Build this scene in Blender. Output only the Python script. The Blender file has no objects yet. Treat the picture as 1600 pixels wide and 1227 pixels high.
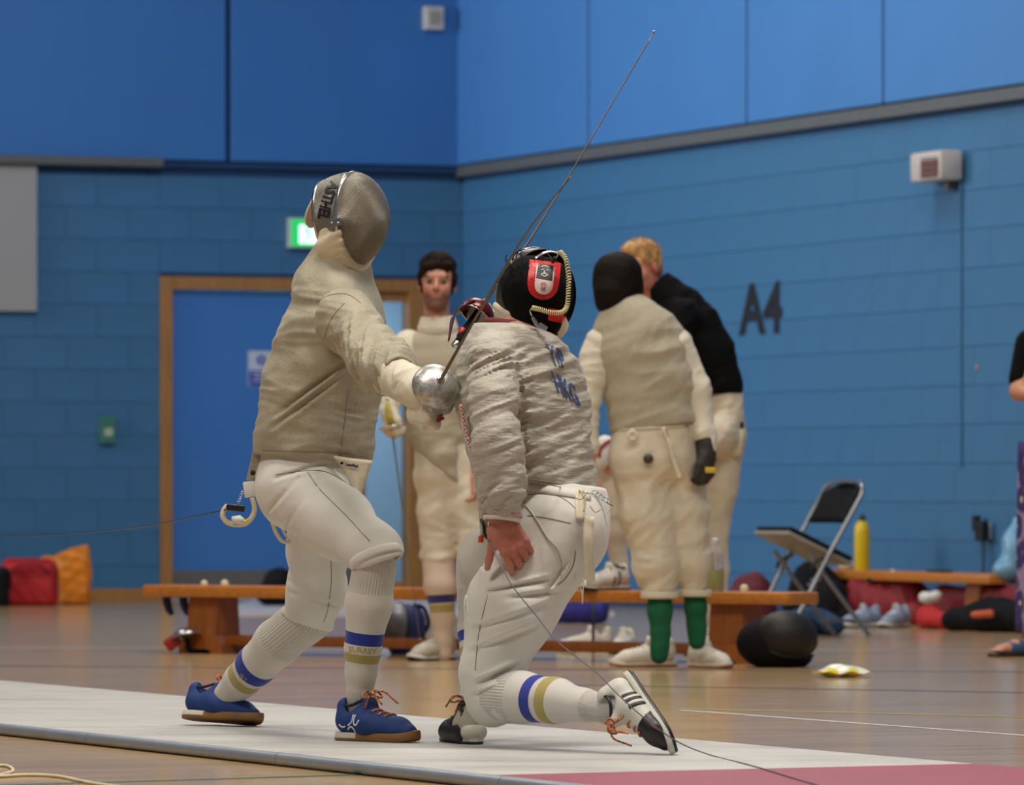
import bpy, bmesh, math, random
import numpy as np
from mathutils import Vector, Matrix
from mathutils.bvhtree import BVHTree

# ---------------------------------------------------------------- camera, world, lights, exposure
FPX, CAMH, HZ = 9000.0, 0.77, 765.0       # focal length in px of a 1600 wide frame, camera height, horizon row
S = bpy.context.scene
COL = S.collection
cam_d = bpy.data.cameras.new('camera'); cam = bpy.data.objects.new('camera', cam_d); COL.objects.link(cam)
cam.location = (0, 0, CAMH); cam.rotation_euler = (math.pi / 2, 0, 0)
cam_d.sensor_width = 36.0; cam_d.sensor_fit = 'HORIZONTAL'; cam_d.lens = 36.0 * FPX / 1600
cam_d.shift_y = (HZ - 613.5) / 1600
cam_d.clip_end = 200
cam_d.dof.use_dof = True; cam_d.dof.focus_distance = 17.2; cam_d.dof.aperture_fstop = 6.3
S.camera = cam
w = bpy.data.worlds.new('hall_light'); S.world = w; w.use_nodes = True
bg = w.node_tree.nodes['Background']; bg.inputs[0].default_value = (0.80, 0.88, 1.0, 1); bg.inputs[1].default_value = 0.17
def area(name, loc, sx, sy, power, col, rot=(0, 0, 0)):
    d = bpy.data.lights.new(name, 'AREA'); d.shape = 'RECTANGLE'; d.size = sx; d.size_y = sy; d.energy = power; d.color = col
    o = bpy.data.objects.new(name, d); COL.objects.link(o); o.location = loc; o.rotation_euler = rot
    return o
# rows of ceiling lamps of the hall
WARM = (1.0, 0.955, 0.88)
for (x, y, p) in ((-4, 13, 420), (0.8, 15.5, 520), (-6, 22, 260), (0.5, 24.5, 340), (-6, 30, 130), (-0.6, 31.5, 300), (6, 15, 260)):
    area('ceiling_lamp', (x, y, 8.2), 3.0, 1.2, p, WARM)
# light added at far left for an assumed unseen opening, brightens the side wall
wn = area('side_light', (-10.5, 34.5, 4.6), 5.0, 3.0, 260, (.92, .97, 1.0)); wn.rotation_euler = (math.radians(90), 0, math.radians(-78)); wn.data.spread = math.radians(90)
S.view_settings.view_transform = 'Standard'; S.view_settings.look = 'None'
S.view_settings.gamma = 1.0; S.view_settings.use_curve_mapping = False
S.view_settings.exposure = -0.14

# ---------------------------------------------------------------- coordinates
def P(px, py, Y):
    return np.array([(px - 800) / FPX * Y, Y, CAMH - (py - HZ) / FPX * Y])
def G(px, py, z=0.0):
    Y = FPX * (CAMH - z) / (py - HZ)
    return P(px, py, Y)
def V(a): return np.array(a, dtype=float)
def unit(a):
    a = V(a); return a / np.linalg.norm(a)
def frame(fwd, up):
    """rotation matrix with columns (fwd, left, up)"""
    f = unit(fwd); u = V(up) - f * np.dot(up, f); u = unit(u); l = np.cross(u, f)
    return np.stack([f, l, u], 1)
RNG = random.Random(7)

# ---------------------------------------------------------------- materials
def srgb(r, g, b):
    def c(v):
        v /= 255.0
        return v / 12.92 if v <= 0.04045 else ((v + 0.055) / 1.055) ** 2.4
    return (c(r), c(g), c(b), 1.0)
class NT:
    def __init__(s, name):
        s.m = bpy.data.materials.new(name); s.m.use_nodes = True
        s.n = s.m.node_tree.nodes; s.l = s.m.node_tree.links
        s.b = s.n['Principled BSDF']
        s._co = None
    def node(s, t, **kw):
        n = s.n.new(t)
        for k, v in kw.items(): setattr(n, k, v)
        return n
    def link(s, a, b): s.l.new(a, b)
    def co(s):
        if s._co is None: s._co = s.node('ShaderNodeTexCoord').outputs['Object']
        return s._co
    def noise(s, scale, detail=3, rough=.5, stretch=None, vec=None, typ=None):
        n = s.node('ShaderNodeTexNoise')
        if typ: n.noise_type = typ; n.normalize = True
        n.inputs['Scale'].default_value = scale
        n.inputs['Detail'].default_value = detail; n.inputs['Roughness'].default_value = rough
        v = vec or s.co()
        if stretch:
            mp = s.node('ShaderNodeMapping'); mp.inputs['Scale'].default_value = stretch; s.link(v, mp.inputs[0]); v = mp.outputs[0]
        s.link(v, n.inputs['Vector']); return n.outputs['Fac']
    def ramp(s, fac, stops, interp='LINEAR'):
        r = s.node('ShaderNodeValToRGB'); cr = r.color_ramp; cr.interpolation = interp
        while len(cr.elements) < len(stops): cr.elements.new(0.5)
        for e, (p, c) in zip(cr.elements, stops): e.position = p; e.color = c
        s.link(fac, r.inputs[0]); return r.outputs[0]
    def mix(s, fac, a, b, typ='MIX'):
        m = s.node('ShaderNodeMix', data_type='RGBA', blend_type=typ)
        for i, v in ((0, fac), (6, a), (7, b)):
            if hasattr(v, 'is_output') or isinstance(v, bpy.types.NodeSocket): s.link(v, m.inputs[i])
            else: m.inputs[i].default_value = v
        return m.outputs[2]
    def math(s, op, a, b=0.0, c=0.0):
        m = s.node('ShaderNodeMath', operation=op)
        for i, v in ((0, a), (1, b), (2, c)):
            if isinstance(v, bpy.types.NodeSocket): s.link(v, m.inputs[i])
            else: m.inputs[i].default_value = v
        return m.outputs[0]
    def bump(s, h, strength=.3, dist=.002):
        b = s.node('ShaderNodeBump'); b.inputs['Strength'].default_value = strength; b.inputs['Distance'].default_value = dist
        s.link(h, b.inputs['Height']); s.link(b.outputs[0], s.b.inputs['Normal'])
    def color(s, c):
        if isinstance(c, bpy.types.NodeSocket): s.link(c, s.b.inputs['Base Color'])
        else: s.b.inputs['Base Color'].default_value = c
    def setp(s, **kw):
        for k, v in kw.items(): s.b.inputs[k.replace('_', ' ')].default_value = v
        return s
def shade(c, f): return (c[0] * f, c[1] * f, c[2] * f, 1)
def simple(name, c, rough=.6, metal=0.0, var=.12, nscale=14, bump=0.0, bscale=300, bdist=.001, stretch=None, spec=.5):
    t = NT(name)
    t.color(t.ramp(t.noise(nscale, 4, stretch=stretch), [(.3, shade(c, 1 - var)), (.7, shade(c, 1 + var * .6))]))
    t.setp(Roughness=rough, Metallic=metal); t.b.inputs['Specular IOR Level'].default_value = spec
    if bump: t.bump(t.noise(bscale, 2), bump, bdist)
    return t.m
def cloth(name, c, rough=.8, var=.1, weave=900, wb=.25, crease=.5, cd=.006, cs=9, sheen=.15, metal=0.0, cstretch=None, ridge=.0):
    """woven cloth: base tone with soft blotches, fine weave and soft crease relief"""
    t = NT(name)
    t.color(t.mix(t.ramp(t.noise(weave * .35, 2), [(.35, (0, 0, 0, 1)), (.65, (1, 1, 1, 1))]),
                  t.ramp(t.noise(6, 5), [(.3, shade(c, 1 - var)), (.7, shade(c, 1 + var * .5))]),
                  t.ramp(t.noise(9, 5), [(.3, shade(c, 1 - var * 1.8)), (.7, shade(c, 1 - var * .2))])))
    a = t.noise(weave, 1); b = t.noise(cs, 4, .55, stretch=cstretch)
    rg = t.noise(cs * 1.1, 3, .5, stretch=cstretch, typ='RIDGED_MULTIFRACTAL'); b = t.math('MULTIPLY_ADD', rg, ridge, b)
    bm = t.node('ShaderNodeBump'); bm.inputs['Strength'].default_value = crease; bm.inputs['Distance'].default_value = cd; t.link(b, bm.inputs['Height'])
    b2 = t.node('ShaderNodeBump'); b2.inputs['Strength'].default_value = wb; b2.inputs['Distance'].default_value = .0006; t.link(a, b2.inputs['Height'])
    t.link(bm.outputs[0], b2.inputs['Normal']); t.link(b2.outputs[0], t.b.inputs['Normal'])
    t.setp(Roughness=rough, Metallic=metal, Sheen_Weight=sheen); t.b.inputs['Specular IOR Level'].default_value = .3
    return t.m

# ---------------------------------------------------------------- objects
def tag(o, label=None, cat=None, group=None, kind=None):
    if label: o['label'] = label
    if cat: o['category'] = cat
    if group: o['group'] = group
    if kind: o['kind'] = kind
    return o
def root(name, loc, label, cat, group=None):
    o = bpy.data.objects.new(name, None); COL.objects.link(o); o.location = tuple(float(v) for v in loc)
    o.empty_display_size = .1
    return tag(o, label, cat, group)
def wloc(o):
    v = Vector((0, 0, 0))
    while o is not None: v = v + o.location; o = o.parent
    return v
def link_mesh(name, verts, faces, mat, parent=None, smooth=True, mats=None, fm=None, attrs=None, loc=None):
    """verts are world coordinates; parents are never rotated while building"""
    verts = np.asarray(verts, dtype=np.float32).reshape(-1, 3)
    base = np.array(wloc(parent)) if parent is not None else np.zeros(3)
    if loc is not None:
        ol = np.array(loc) - base
    else: ol = np.zeros(3)
    me = bpy.data.meshes.new(name)
    vv = (verts - base - ol).astype(np.float32)
    if isinstance(faces, np.ndarray):
        nf = len(faces); k = faces.shape[1]
        me.vertices.add(len(vv)); me.vertices.foreach_set('co', vv.ravel())
        me.loops.add(nf * k); me.loops.foreach_set('vertex_index', faces.astype(np.int32).ravel())
        me.polygons.add(nf); me.polygons.foreach_set('loop_start', np.arange(0, nf * k, k, dtype=np.int32))
        me.update(calc_edges=True)
    else:
        me.from_pydata([tuple(map(float, v)) for v in vv], [], faces); me.update()
    if smooth: me.polygons.foreach_set('use_smooth', np.ones(len(me.polygons), dtype=bool))
    for m in (mats or [mat]): me.materials.append(m)
    if fm is not None: me.polygons.foreach_set('material_index', np.asarray(fm, dtype=np.int32))
    if attrs:
        for k, arr in attrs.items():
            a = me.attributes.new(k, 'FLOAT', 'POINT'); a.data.foreach_set('value', np.asarray(arr, dtype=np.float32))
    o = bpy.data.objects.new(name, me); COL.objects.link(o)
    if parent is not None: o.parent = parent
    o.location = tuple(float(v) for v in ol)
    return o
class MB:
    """mesh collector in world (or local) coordinates"""
    def __init__(s): s.v = []; s.f = []; s.m = []; s.cur = 0
    def add(s, vs, fs):
        n = len(s.v); s.v += [tuple(map(float, p)) for p in vs]; s.f += [tuple(i + n for i in f) for f in fs]; s.m += [s.cur] * len(fs); return s
    def box(s, c, h, R=None, bev=0.0):
        c = V(c); R = np.eye(3) if R is None else R
        if not bev:
            vs = [c + R @ V((x * h[0], y * h[1], z * h[2])) for x in (-1, 1) for y in (-1, 1) for z in (-1, 1)]
            return s.add(vs, [(0, 1, 3, 2), (4, 6, 7, 5), (0, 4, 5, 1), (2, 3, 7, 6), (0, 2, 6, 4), (1, 5, 7, 3)])
        b = min(bev, min(h) * .99); bm = bmesh.new(); bmesh.ops.create_cube(bm, size=2)
        for v in bm.verts: v.co = Vector((v.co.x * h[0], v.co.y * h[1], v.co.z * h[2]))
        bmesh.ops.bevel(bm, geom=list(bm.edges), offset=b, segments=2, affect='EDGES', profile=.5)
        vs = [c + R @ np.array(v.co) for v in bm.verts]; fs = [tuple(v.index for v in f.verts) for f in bm.faces]; bm.free()
        return s.add(vs, fs)
    def tube(s, pts, r, n=8, cap=True, flat=None):
        """sweep a circle (or flat ribbon when flat=(w,t,normal)) along pts"""
        pts = [V(p) for p in pts]; m = len(pts); rr = r if hasattr(r, '__len__') else [r] * m
        vs = []; prev = None
        for i, p in enumerate(pts):
            t = unit(pts[min(i + 1, m - 1)] - pts[max(i - 1, 0)])
            if flat is not None:
                nn = V(flat[2]); a = np.cross(t, nn); a = unit(a); b = unit(np.cross(a, t))
            else:
                if prev is None: prev = unit(np.cross(t, (0, 0, 1) if abs(t[2]) < .9 else (1, 0, 0)))
                a = prev - t * np.dot(prev, t); a = unit(a); prev = a; b = np.cross(t, a)
            for k in range(n):
                th = 2 * math.pi * k / n + (math.pi / 4 if flat is not None and n == 4 else 0)
                if flat is not None: vs.append(p + a * math.cos(th) * flat[0] * (rr[i] if r else 1) + b * math.sin(th) * flat[1])
                else: vs.append(p + (a * math.cos(th) + b * math.sin(th)) * rr[i])
        fs = [(i * n + k, i * n + (k + 1) % n, (i + 1) * n + (k + 1) % n, (i + 1) * n + k) for i in range(m - 1) for k in range(n)]
        if cap: fs += [tuple(range(n - 1, -1, -1)), tuple((m - 1) * n + k for k in range(n))]
        return s.add(vs, fs)
    def lathe(s, prof, o, R=None, n=24, cap=True):
        """prof: (radius, height) pairs about local z"""
        R = np.eye(3) if R is None else R; o = V(o); m = len(prof); vs = []
        for (r, z) in prof:
            for k in range(n):
                th = 2 * math.pi * k / n; vs.append(o + R @ V((r * math.cos(th), r * math.sin(th), z)))
        fs = [(i * n + k, i * n + (k + 1) % n, (i + 1) * n + (k + 1) % n, (i + 1) * n + k) for i in range(m - 1) for k in range(n)]
        if cap: fs += [tuple(range(n - 1, -1, -1)), tuple((m - 1) * n + k for k in range(n))]
        return s.add(vs, fs)
    def prism(s, poly, o, ax, ay, ext):
        """poly of (a,b) in axes ax, ay from o, extruded by vector ext"""
        o = V(o); ax = V(ax); ay = V(ay); ext = V(ext); n = len(poly)
        vs = [o + ax * a + ay * b for a, b in poly] + [o + ax * a + ay * b + ext for a, b in poly]
        return s.add(vs, [tuple(range(n - 1, -1, -1)), tuple(range(n, 2 * n))] + [(i, (i + 1) % n, n + (i + 1) % n, n + i) for i in range(n)])
    def grid(s, fn, nu, nv, wrap=False):
        vs = [fn(i / nu, j / nv) for j in range(nv + 1) for i in range(nu + (0 if wrap else 1))]
        W = nu if wrap else nu + 1
        fs = [(j * W + i, j * W + (i + 1) % W, (j + 1) * W + (i + 1) % W, (j + 1) * W + i) for j in range(nv) for i in range(nu)]
        return s.add(vs, fs)
    def build(s, name, mat, parent=None, smooth=False, mats=None, auto=None, **kw):
        o = link_mesh(name, s.v, s.f, mat, parent, smooth, mats=mats, fm=s.m if mats else None, **kw)
        if auto:
            o.data.polygons.foreach_set('use_smooth', np.ones(len(o.data.polygons), dtype=bool))
            ang = math.radians(auto); bm = bmesh.new(); bm.from_mesh(o.data)
            bmesh.ops.recalc_face_normals(bm, faces=bm.faces)
            for e in bm.edges: e.smooth = e.calc_face_angle(3.0) < ang
            bm.to_mesh(o.data); bm.free()
        return o
def solid(o, th, off=0.0):
    m = o.modifiers.new('thickness', 'SOLIDIFY'); m.thickness = th; m.offset = off; return o
def catmull(pts, n=6):
    pts = [V(p) for p in pts]; out = []
    for i in range(len(pts) - 1):
        p0 = pts[max(i - 1, 0)]; p1 = pts[i]; p2 = pts[i + 1]; p3 = pts[min(i + 2, len(pts) - 1)]
        for k in range(n):
            t = k / n; out.append(.5 * ((2 * p1) + (-p0 + p2) * t + (2 * p0 - 5 * p1 + 4 * p2 - p3) * t * t + (-p0 + 3 * p1 - 3 * p2 + p3) * t ** 3))
    out.append(pts[-1]); return out

# ---------------------------------------------------------------- implicit modelling
def seg(a, b, ra, rb, ax=None, f=1.0):
    a = V(a).astype(np.float32); b = V(b).astype(np.float32); ba = b - a; L = float(ba @ ba) + 1e-12
    def fn(p):
        q = p - a; t = np.clip(q @ ba / L, 0, 1); v = q - t[:, None] * ba
        r = ra + t * (rb - ra)
        if ax is None: return np.sqrt((v * v).sum(1)) - r
        w_ = unit(ax).astype(np.float32); c = v @ w_
        return np.sqrt(np.maximum((v * v).sum(1) - c * c + (c / f) ** 2, 0)) - r
    m = max(ra, rb) * max(f, 1)
    fn.lo = np.minimum(a, b) - m; fn.hi = np.maximum(a, b) + m
    return fn
def esec(a, b, sa, sb, wx=(1, 0, 0), wy=(0, 1, 0), pw=2.0):
    """stretch between two elliptic sections; sa/sb = (rx, ry) along wx / wy"""
    a = V(a).astype(np.float32); b = V(b).astype(np.float32); ba = b - a; L = float(ba @ ba) + 1e-12
    wx = unit(wx).astype(np.float32); wy = unit(wy).astype(np.float32); wz = np.cross(wx, wy)
    def fn(p):
        q = p - a; t = np.clip(q @ ba / L, 0, 1); v = q - t[:, None] * ba
        rx = sa[0] + t * (sb[0] - sa[0]); ry = sa[1] + t * (sb[1] - sa[1])
        mn = np.minimum(rx, ry)
        k = ((np.abs(v @ wx) / rx) ** pw + (np.abs(v @ wy) / ry) ** pw + (np.abs(v @ wz) / mn) ** pw) ** (1 / pw)
        return (k - 1) * mn
    m = max(sa + sb)
    fn.lo = np.minimum(a, b) - m; fn.hi = np.maximum(a, b) + m
    return fn
def ell(c, r, R=None):
    c = V(c).astype(np.float32); r = V(r).astype(np.float32); R = (np.eye(3) if R is None else R).astype(np.float32)
    def fn(p):
        q = (p - c) @ R; k0 = np.sqrt(((q / r) ** 2).sum(1)); k1 = np.sqrt(((q / r ** 2) ** 2).sum(1)) + 1e-9
        return k0 * (k0 - 1) / k1
    m = float(r.max()); fn.lo = c - m; fn.hi = c + m
    return fn
def rbox(c, h, R=None, rad=.01):
    c = V(c).astype(np.float32); h = V(h).astype(np.float32) - rad; R = (np.eye(3) if R is None else R).astype(np.float32)
    def fn(p):
        q = np.abs((p - c) @ R) - h
        return np.sqrt((np.maximum(q, 0) ** 2).sum(1)) + np.minimum(q.max(1), 0) - rad
    m = float(np.linalg.norm(h)) + rad; fn.lo = c - m; fn.hi = c + m
    return fn
def half(pt, n):
    """inside = behind the plane (opposite to n)"""
    pt = V(pt).astype(np.float32); n = unit(n).astype(np.float32)
    fn = lambda p: (p - pt) @ n
    fn.lo = None; fn.hi = None
    return fn
def chain(pts, rs, k=.01, ax=None, f=1.0):
    return [('u', k, seg(pts[i], pts[i + 1], rs[i], rs[i + 1], ax, f)) for i in range(len(pts) - 1)]
def echain(pts, secs, k=.01, wx=(1, 0, 0), wy=(0, 1, 0)):
    return [('u', k, esec(pts[i], pts[i + 1], secs[i], secs[i + 1], wx, wy)) for i in range(len(pts) - 1)]
def sdf_eval(ops, p):
    d = None
    for op, k, fn in ops:
        if op == 'd': d = d + fn(p); continue
        x = fn(p)
        if d is None: d = x; continue
        if op == 'u':
            if k <= 0: d = np.minimum(d, x)
            else:
                h = np.clip(.5 + .5 * (d - x) / k, 0, 1); d = d + (x - d) * h - k * h * (1 - h)
        elif op == 's': 
            x = -x
            h = np.clip(.5 - .5 * (d - x) / max(k, 1e-6), 0, 1); d = d + (x - d) * h + k * h * (1 - h)
        elif op == 'i':
            h = np.clip(.5 - .5 * (d - x) / max(k, 1e-6), 0, 1); d = d + (x - d) * h + k * h * (1 - h)
    return d
def nets(ops, h, pad=None):
    """narrow-band evaluation and naive surface nets"""
    lo = np.min([o[2].lo for o in ops if o[0] == 'u' and o[2].lo is not None], 0); hi = np.max([o[2].hi for o in ops if o[0] == 'u' and o[2].lo is not None], 0)
    pad = pad or 3 * h; lo = lo - pad; hi = hi + pad; C = 4; H_ = h * C
    n = np.ceil((hi - lo) / H_).astype(int) + 1
    cx = [lo[i] + (np.arange(n[i]) * C + (C - 1) / 2) * h for i in range(3)]
    gp = np.stack(np.meshgrid(*cx, indexing='ij'), -1).reshape(-1, 3).astype(np.float32)
    dc = sdf_eval(ops, gp); near = np.abs(dc) < H_ * 1.9
    N = n * C
    D = np.repeat(np.repeat(np.repeat(np.sign(dc).reshape(n) * 9.0, C, 0), C, 1), C, 2).astype(np.float32)
    ci = np.stack(np.unravel_index(np.nonzero(near)[0], n), -1)
    off = np.stack(np.meshgrid(*[np.arange(C)] * 3, indexing='ij'), -1).reshape(-1, 3)
    idx = (ci[:, None, :] * C + off[None]).reshape(-1, 3)
    pp = (lo + idx * h).astype(np.float32)
    out = np.empty(len(pp), np.float32)
    for s_ in range(0, len(pp), 400000): out[s_:s_ + 400000] = sdf_eval(ops, pp[s_:s_ + 400000])
    D[idx[:, 0], idx[:, 1], idx[:, 2]] = out
    ins = D < 0
    c = ins.astype(np.int8); cell = sum(c[i:N[0] - 1 + i, j:N[1] - 1 + j, k:N[2] - 1 + k] for i in (0, 1) for j in (0, 1) for k in (0, 1))
    act = (cell > 0) & (cell < 8); ai = np.argwhere(act); vid = -np.ones(act.shape, np.int64); vid[act] = np.arange(len(ai))
    acc = np.zeros((len(ai), 3)); cnt = np.zeros(len(ai))
    for ax in range(3):
        e = np.eye(3, dtype=int)[ax]; o1, o2 = [k for k in range(3) if k != ax]
        for u in (0, 1):
            for v in (0, 1):
                st = np.zeros(3, int); st[o1] = u; st[o2] = v
                a = ai + st; b = a + e
                da = D[a[:, 0], a[:, 1], a[:, 2]]; db = D[b[:, 0], b[:, 1], b[:, 2]]
                m = (da < 0) != (db < 0); t = np.where(m, da / np.where(m, da - db, 1), 0)
                acc[m] += (a[m] + t[m][:, None] * e); cnt[m] += 1
    verts = lo + (acc / cnt[:, None]) * h
    faces = []
    for ax in range(3):
        o1, o2 = (ax + 1) % 3, (ax + 2) % 3
        sl0 = [slice(1, N[i] - 1) for i in range(3)]; sl1 = list(sl0)
        sl0[ax] = slice(0, N[ax] - 1); sl1[ax] = slice(1, N[ax])
        A = ins[tuple(sl0)]; B = ins[tuple(sl1)]
        x = np.argwhere(A != B); s0 = A[A != B]
        x = x + np.array([0 if i == ax else 1 for i in range(3)])
        e1 = np.eye(3, dtype=int)[o1]; e2 = np.eye(3, dtype=int)[o2]
        q = np.stack([vid[tuple((x - e1 - e2).T)], vid[tuple((x - e2).T)], vid[tuple(x.T)], vid[tuple((x - e1).T)]], 1)
        q[~s0] = q[~s0][:, ::-1]; faces.append(q)
    return verts, np.concatenate(faces)
BV = {}
def sdf(name, ops, h, mat, parent=None, attrs=None, mats=None, fmf=None, key=None, loc=None, smooth_it=0):
    v, f = nets(ops, h)
    for _ in range(smooth_it):
        acc = np.zeros_like(v); cn = np.zeros(len(v))
        for i in range(4):
            a = f[:, i]; b = f[:, (i + 1) % 4]
            np.add.at(acc, a, v[b]); np.add.at(cn, a, 1); np.add.at(acc, b, v[a]); np.add.at(cn, b, 1)
        v = v * .4 + .6 * acc / cn[:, None]
    at = {k: fn(v) for k, fn in attrs.items()} if attrs else None
    fm = fmf(v[f].mean(1)) if fmf else None
    o = link_mesh(name, v, f, mat, parent, True, mats=mats, fm=fm, attrs=at, loc=loc)
    if key: BV[key] = BVHTree.FromPolygons([tuple(x) for x in v.tolist()], f.tolist())
    return o
def along(a, b):
    a = V(a); b = V(b); d = b - a; L = np.linalg.norm(d)
    return lambda v: (v - a) @ d / L
# smooth pseudo noise and folds used as relief on the garments
_ks = np.random.RandomState(3)
_K = _ks.randn(24, 3).astype(np.float32); _K /= np.linalg.norm(_K, axis=1)[:, None]; _PH = _ks.rand(24).astype(np.float32) * 6.28
def gn(p, sc, s=0):
    r = 0
    for i in range(5):
        k = (i + s * 5) % 24; r = r + np.sin(p @ (_K[k] * sc * (1 + .35 * i)) + _PH[k])
    return r / 3.0
def nz(amp, sc, s=0): return ('d', 0, lambda p: -amp * gn(p, sc, s))
def folds(a, b, freq, amp, s=0, tilt=1.2, lo=0.0, hi=1.0, r=.12, side=None):
    """bunched folds across a limb from a to b (m), frequency per metre"""
    a = V(a).astype(np.float32); b = V(b).astype(np.float32); d = b - a; L = float(np.linalg.norm(d)); u = d / L
    e1 = unit(np.cross(u, (0, 1, .2))).astype(np.float32); e2 = np.cross(u, e1)
    def fn(p):
        q = p - a; t = q @ u; x = q @ e1; y = q @ e2; rad = np.sqrt(np.maximum((q * q).sum(1) - t * t, 0))
        ph = np.arctan2(y, x)
        wob = gn(p, 14, s) * 1.6 + tilt * np.sin(ph + s)
        m = np.clip((t / L - lo) / .12, 0, 1) * np.clip((hi - t / L) / .12, 0, 1) * np.clip((r - rad) / .03, 0, 1)
        if side is not None: m = m * np.clip(.55 + .7 * (q @ unit(side).astype(np.float32)) / .05, 0, 1)
        wv = np.sin(2 * math.pi * freq * t + wob * 2.2)
        am = .6 + .5 * gn(p, 9, s + 1)
        return -amp * m * am * (1 - 2 * np.abs(wv) ** .8) 
    return ('d', 0, fn)
def wrinkles(a, b, fl, fa, amp, s=0, r=.12, lo=-.2, hi=1.2, turn=0.0):
    """sharp irregular wrinkles running across a limb: quick along it, slow around it"""
    a = V(a).astype(np.float32); b = V(b).astype(np.float32); d = b - a; L = float(np.linalg.norm(d)); u = d / L
    e1 = unit(np.cross(u, (0, 1, .2))).astype(np.float32); e2 = np.cross(u, e1)
    def fn(p):
        q = p - a; t = q @ u; x = q @ e1; y = q @ e2; rad = np.sqrt(np.maximum((q * q).sum(1) - t * t, 0))
        w_ = np.stack([(t + turn * x) * fl, x * fa, y * fa], 1).astype(np.float32)
        wq = w_ + .8 * np.stack([gn(w_, .6, s + 2), gn(w_, .7, s + 3), gn(w_, .5, s + 4)], 1)
        n1 = gn(wq, 1.0, s); n2 = gn(wq, 2.1, s + 1)
        rdg = (1 - np.abs(n1) * 1.6) * .8 + (1 - np.abs(n2) * 1.6) * .35
        m = np.clip((t / L - lo) / .15, 0, 1) * np.clip((hi - t / L) / .15, 0, 1) * np.clip((r - rad) / .03, 0, 1)
        return -amp * m * (rdg - .55)
    return ('d', 0, fn)
def crease(a, b, width, depth, reach=.03, bulge=.5):
    """one long soft furrow along a segment near the surface"""
    a = V(a).astype(np.float32); b = V(b).astype(np.float32); d = b - a; L = float(d @ d); up = unit(np.cross(d, (0, 1, 0))).astype(np.float32)
    def fn(p):
        q = p - a; t0 = q @ d / L; t = np.clip(t0, 0, 1); v = q - t[:, None] * d; x = v @ up; dist = np.sqrt((v * v).sum(1))
        m = np.exp(-(dist / (reach)) ** 2) * np.clip(1.1 - np.abs(2 * t0 - 1), 0, 1) ** .5
        return 1.35 * depth * m * (np.exp(-(x / width) ** 2) - bulge * np.exp(-((x - 1.8 * width) / width) ** 2))
    return ('d', 0, fn)

# ---------------------------------------------------------------- lettering and decals laid on a surface
def text_mesh(s, size=1.0, bold=0.0, res=2, sub=0):
    cu = bpy.data.curves.new('t', 'FONT'); cu.body = s; cu.size = size; cu.align_x = 'CENTER'; cu.align_y = 'CENTER'; cu.offset = bold; cu.resolution_u = res
    o = bpy.data.objects.new('t', cu); COL.objects.link(o); bpy.context.view_layer.update()
    me = bpy.data.meshes.new_from_object(o.evaluated_get(bpy.context.evaluated_depsgraph_get()))
    bm = bmesh.new(); bm.from_mesh(me); bmesh.ops.triangulate(bm, faces=bm.faces)
    for _ in range(sub):
        bmesh.ops.subdivide_edges(bm, edges=[e for e in bm.edges if e.calc_length() > size * .12], cuts=1); bmesh.ops.triangulate(bm, faces=bm.faces)
    vs = [tuple(v.co) for v in bm.verts]; fs = [tuple(v.index for v in f.verts) for f in bm.faces]; bm.free()
    bpy.data.objects.remove(o); bpy.data.curves.remove(cu); bpy.data.meshes.remove(me)
    return vs, fs
def poly_mesh(poly, n=10):
    """fill a polygon with a regular lattice clipped by point tests is overkill: fan triangulate + subdivide"""
    bm = bmesh.new(); vs = [bm.verts.new((x, y, 0)) for x, y in poly]; bm.faces.new(vs); bmesh.ops.triangulate(bm, faces=bm.faces)
    L = max(max(abs(x) for x, y in poly), max(abs(y) for x, y in poly)) / n
    for _ in range(5):
        es = [e for e in bm.edges if e.calc_length() > L * 1.6]
        if not es: break
        bmesh.ops.subdivide_edges(bm, edges=es, cuts=1); bmesh.ops.triangulate(bm, faces=bm.faces)
    v = [tuple(x.co) for x in bm.verts]; f = [tuple(x.index for x in q.verts) for q in bm.faces]; bm.free(); return v, f
def decal(name, vf, o, ax, ay, mat, parent, bvh=None, off=.0015, back=.3, thick=.001):
    """lay a flat mesh (x,y) with axes ax, ay at o onto the surface behind it (cast along ax x ay reversed)"""
    ax = V(ax); ay = V(ay); n = unit(np.cross(ax, ay)); vs = []
    for (x, y, z) in vf[0]:
        p = V(o) + ax * x + ay * y
        if bvh is not None:
            hit = bvh.ray_cast(Vector(p + n * back), Vector(-n), back * 2.5)
            if hit[0] is not None: p = np.array(hit[0]) + n * off
        vs.append(p)
    ob = link_mesh(name, vs, [tuple(f) for f in vf[1]], mat, parent, smooth=False)
    if thick: solid(ob, thick, 1.0)
    return ob
def surf_line(pts, n, bvh, off=.001, back=.3):
    """push a polyline onto the surface along -n"""
    out = []; n = unit(n)
    for p in pts:
        hit = bvh.ray_cast(Vector(V(p) + n * back), Vector(-n), back * 2.5)
        out.append(np.array(hit[0]) + n * off if hit[0] is not None else V(p))
    return out

# ================================================================ THE HALL
C0 = P(722, 935, 40.7); C0[2] = 0.0
TA = math.atan(0.4)
LD = V((-math.cos(TA), -math.sin(TA), 0))      # along the left (end) wall, away from the corner
RD = V((math.sin(TA), -math.cos(TA), 0))       # along the right (side) wall, towards the camera
LN = V((math.sin(TA), -math.cos(TA), 0))       # room-side normal of the left wall
RN = V((-math.cos(TA), -math.sin(TA), 0))      # room-side normal of the right wall
ZT = 3.03                                      # top of the blockwork
M_paintL = simple('paint_blockwork_deep', srgb(56, 110, 154), .55, var=.07, nscale=3, bump=.3, bscale=120, bdist=.002)
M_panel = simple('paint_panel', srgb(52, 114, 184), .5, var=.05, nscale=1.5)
M_panel2 = simple('paint_panel_lit', srgb(68, 126, 192), .5, var=.04, nscale=1.5)  # panel paint made lighter: the side wall's stronger light put into the colour
M_core = simple('wall_core', srgb(24, 62, 104), .8, var=.05)
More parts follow.
